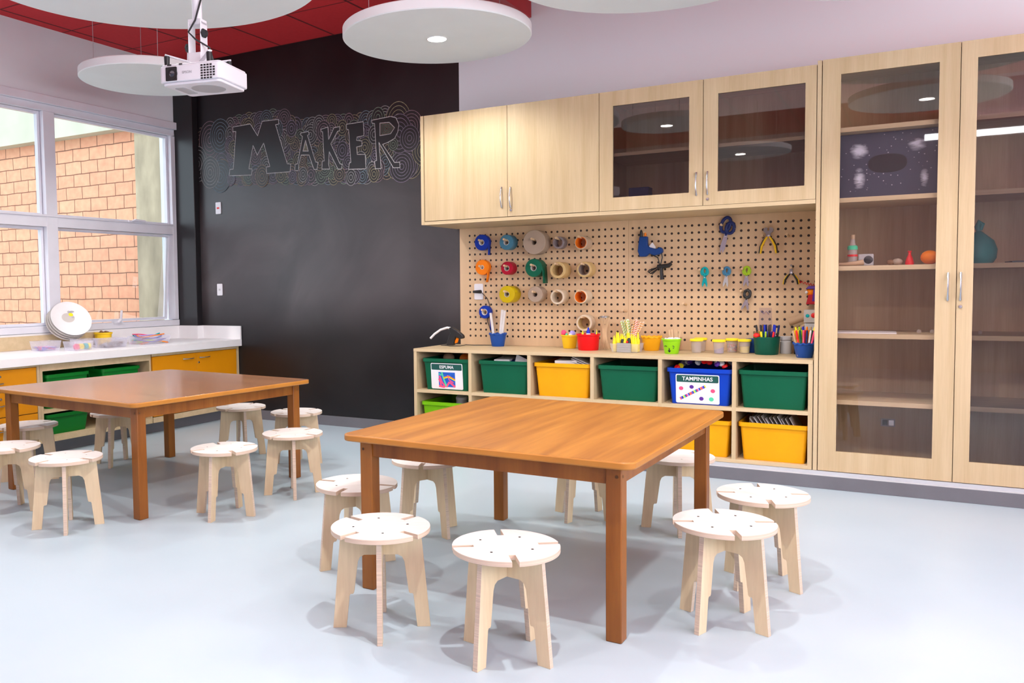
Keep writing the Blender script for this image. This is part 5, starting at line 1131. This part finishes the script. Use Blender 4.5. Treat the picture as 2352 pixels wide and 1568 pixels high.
for n, c in zip(CH, ((0.26, 0.26, 0.26), (0.17, 0.22, 0.17), (0.22, 0.16, 0.19), (0.24, 0.22, 0.14), (0.14, 0.19, 0.23), (0.24, 0.19, 0.14), (0.19, 0.16, 0.22))): chalk(n, c)
mural = thing('chalk_mural', 'chalk lettering among colourful swirls drawn on the black wall', 'chalk drawing', (1.5, -.0005, 2.2))
TOP = [(.27, 2.80), (.43, 2.86), (.81, 2.915), (1.11, 2.925), (1.37, 2.905), (1.475, 2.81), (1.74, 2.79), (1.89, 2.81), (2.18, 2.77), (2.48, 2.80), (2.65, 2.79), (2.80, 2.68), (2.9, 2.6)]
BOT = [(.27, 2.40), (.42, 2.31), (.79, 2.275), (1.25, 2.275), (1.6, 2.22), (1.95, 2.225), (2.17, 2.19), (2.45, 2.21), (2.72, 2.21), (2.9, 2.33)]
def lerp(t, x):
    for a, b in zip(t[:-1], t[1:]):
        if a[0] <= x <= b[0]: return a[1] + (b[1] - a[1]) * (x - a[0]) / (b[0] - a[0])
    return t[-1][1]
sw = MB(); rr = random.Random(9); circ = []
x = .30
while x < 2.88:
    big = x < .58 or x > 2.58
    r = rr.uniform(.11, .145) if big else rr.uniform(.055, .082)
    zt, zb = lerp(TOP, x), lerp(BOT, x)
    z = zt - r * .9
    circ.append((x, z, r)); z -= r * .8
    while z > zb + r * .5:
        r2 = r * rr.uniform(.75, 1.1); circ.append((x + rr.uniform(-.35, .35) * r, z, r2)); z -= r2 * .78
    circ.append((x + rr.uniform(-.3, .3) * r, zb + r * .75, r * .9))
    x += r * .98
rr.shuffle(circ)
nseg = 30
for i, (cx, cz, r) in enumerate(circ):
    y = -.0008 - i * .000014; col = 1 + rr.randrange(len(CH)); el = rr.uniform(1.0, 1.35)
    P = lambda q, a: (min(max(cx + q * math.cos(a), .2635), 2.95), y, cz + q * el * math.sin(a))
    sw.face([P(r, 2 * PI * k / nseg) for k in range(nseg)], 0)
    nr = 5 if r > .1 else 4 if r > .07 else 3
    for j in range(nr):
        ro = r * (1 - j / nr); wd = .0046
        for k in range(nseg):
            a0, a1 = 2 * PI * k / nseg, 2 * PI * (k + 1) / nseg
            f = [P(ro, a0), P(ro, a1), P(ro - wd, a1), P(ro - wd, a0)]
            if min(p[0] for p in f) < .266: continue
            f = [(p[0], y - .000006, p[2]) for p in f]
            if max(p[0] for p in f) - min(p[0] for p in f) < 1e-4: continue
            sw.face(f, col)
sw.build('swirl_pattern', ['black_paint'] + CH, mural, smooth=False)['kind'] = 'stuff'
for ch, polys in LET.items():
    b = MB(); yl = -.0008 - len(circ) * .000014 - .0005
    b.face([(p[0], yl, p[1]) for p in polys[0]], 0)
    for pi, poly in enumerate(polys):
        if pi:
            b.face([(p[0], yl - .0002, p[1]) for p in poly], 2)
            for ss in range(5):
                c0 = (sum(p[0] for p in poly) / len(poly), sum(p[1] for p in poly) / len(poly)); f_ = .85 - .17 * ss
                pl = [(c0[0] + (p[0] - c0[0]) * f_, c0[1] + (p[1] - c0[1]) * f_) for p in poly]
                for a, c_ in zip(pl, pl[1:] + pl[:1]):
                    dx, dz = c_[0] - a[0], c_[1] - a[1]; l = math.hypot(dx, dz) or 1; nx, nz = -dz / l * .0016, dx / l * .0016
                    b.face([(a[0] + nx, yl - .0003, a[1] + nz), (a[0] - nx, yl - .0003, a[1] - nz), (c_[0] - nx, yl - .0003, c_[1] - nz), (c_[0] + nx, yl - .0003, c_[1] + nz)], 3 + ss % 2)
        for a, c_ in zip(poly, poly[1:] + poly[:1]):
            dx, dz = c_[0] - a[0], c_[1] - a[1]; l = math.hypot(dx, dz); ux, uz = dx / l * .0022, dz / l * .0022; nx, nz = -dz / l * .0030, dx / l * .0030
            a_, c2 = (a[0] - ux, a[1] - uz), (c_[0] + ux, c_[1] + uz)
            b.face([(a_[0] + nx, yl - .0004, a_[1] + nz), (a_[0] - nx, yl - .0004, a_[1] - nz), (c2[0] - nx, yl - .0004, c2[1] - nz), (c2[0] + nx, yl - .0004, c2[1] + nz)], 1)
    b.build('chalk_letter', ['black_paint', 'ch_line', 'black_paint', 'ch_o', 'ch_m'] if False else ['black_paint', M.setdefault('ch_line', mat('ch_line', (.46, .46, .47), .9, .1, var=.25, scale=60)), 'black_paint', 'ch_o', 'ch_g'], mural, smooth=False)

# ------------------------------------------------------------------ light
def lamp(kind, name, loc, energy, rot=(0, 0, 0), color=(1, 1, 1), **k):
    l = D.lights.new(name, kind); l.energy = energy; l.color = color
    for a, v in k.items(): setattr(l, a, v)
    o = D.objects.new(name, l); COL.objects.link(o); o.location = loc; o.rotation_euler = rot
    return o
for x, y, e, cone in ((3.69, -1.24, 80, 138), (2.955, -3.08, 120, 150), (5.275, -1.78, 80, 120), (6.48, -1.707, 75, 120), (5.67, -4.08, 170, 150), (1.5, -1.9, 85, 150), (2.5, -1.0, 50, 150), (1.2, -4.2, 95, 150), (6.52, -3.9, 55, 150), (3.3, -5.6, 60, 150)):  # downlights, plus a few spots without a fitting added to brighten the floor
    lamp('SPOT', 'downlight_and_fill', (x, y, 2.785 if y == -1.707 else 2.885), e, spot_size=math.radians(cone), spot_blend=.5, shadow_soft_size=.03, color=(1, .965, .92))
for x, y, sx, sy, e in ((4.6, -5.6, 6.0, 2.2, 45), (8.2, -3.0, 1.8, 4.5, 25), (4.4, -3.2, 5.5, 2.0, 32)):
    lamp('AREA', 'ceiling_fill', (x, y, 3.47), e, shape='RECTANGLE', size=sx, size_y=sy, color=(.95, .97, 1))  # added area fill under the ceiling, no fitting there
lamp('AREA', 'strip_lamp', (7.1, YF + .45, 3.2), 7, rot=(math.radians(95), 0, 0), shape='RECTANGLE', size=1.15, size_y=.085, color=(.95, .97, 1))
lamp('AREA', 'right_wall_fill', (XR - .2, -4.9, 2.2), 340, rot=(math.radians(105), 0, math.radians(90)), shape='RECTANGLE', size=6.0, size_y=2.1, color=(.94, .96, 1))  # added unseen fill from the right; that wall has no window
lamp('SUN', 'sun', (0, 0, 8), 1.0, rot=(math.radians(50), 0, math.radians(-22)), color=(1, .93, .86), angle=.02)
wd = D.worlds.new('sky'); bpy.context.scene.world = wd; wd.use_nodes = True
bg = wd.node_tree.nodes['Background']; bg.inputs[0].default_value = (.78, .90, 1, 1); bg.inputs[1].default_value = 3.1
pt = lamp('AREA', 'window_portal', (-.12, (WY0 - .075) / 2, (WZ0 + WZ1) / 2), 1, rot=(0, math.radians(-90), 0), shape='RECTANGLE', size=WZ1 - WZ0, size_y=-.075 - WY0)
pt.data.cycles.is_portal = True

# ------------------------------------------------------------------ camera
cam = D.cameras.new('camera'); co = D.objects.new('camera', cam); COL.objects.link(co)
cam.sensor_width = 36; cam.sensor_fit = 'HORIZONTAL'; cam.lens = 29.7424; cam.shift_x = .086654; cam.shift_y = -.007364; cam.clip_start = .05; cam.clip_end = 100
R3 = Matrix(((0.8637827, -0.0167695, 0.5035855), (0.5037161, 0.0530016, -0.8622418), (-0.0122315, 0.9984536, 0.0542289)))
co.matrix_world = Matrix.Translation((6.474876, -6.236924, 1.25)) @ R3.to_4x4()
sc_ = bpy.context.scene; sc_.camera = co
sc_.view_settings.view_transform = 'Standard'; sc_.view_settings.look = 'None'; sc_.view_settings.exposure = -.18; sc_.view_settings.gamma = 1
sc_.cycles.max_bounces = 10; sc_.cycles.diffuse_bounces = 5; sc_.cycles.transparent_max_bounces = 16; sc_.cycles.caustics_reflective = False; sc_.cycles.caustics_refractive = False
sc_.cycles.use_denoising = True
sc_.cycles.sample_clamp_indirect = 6
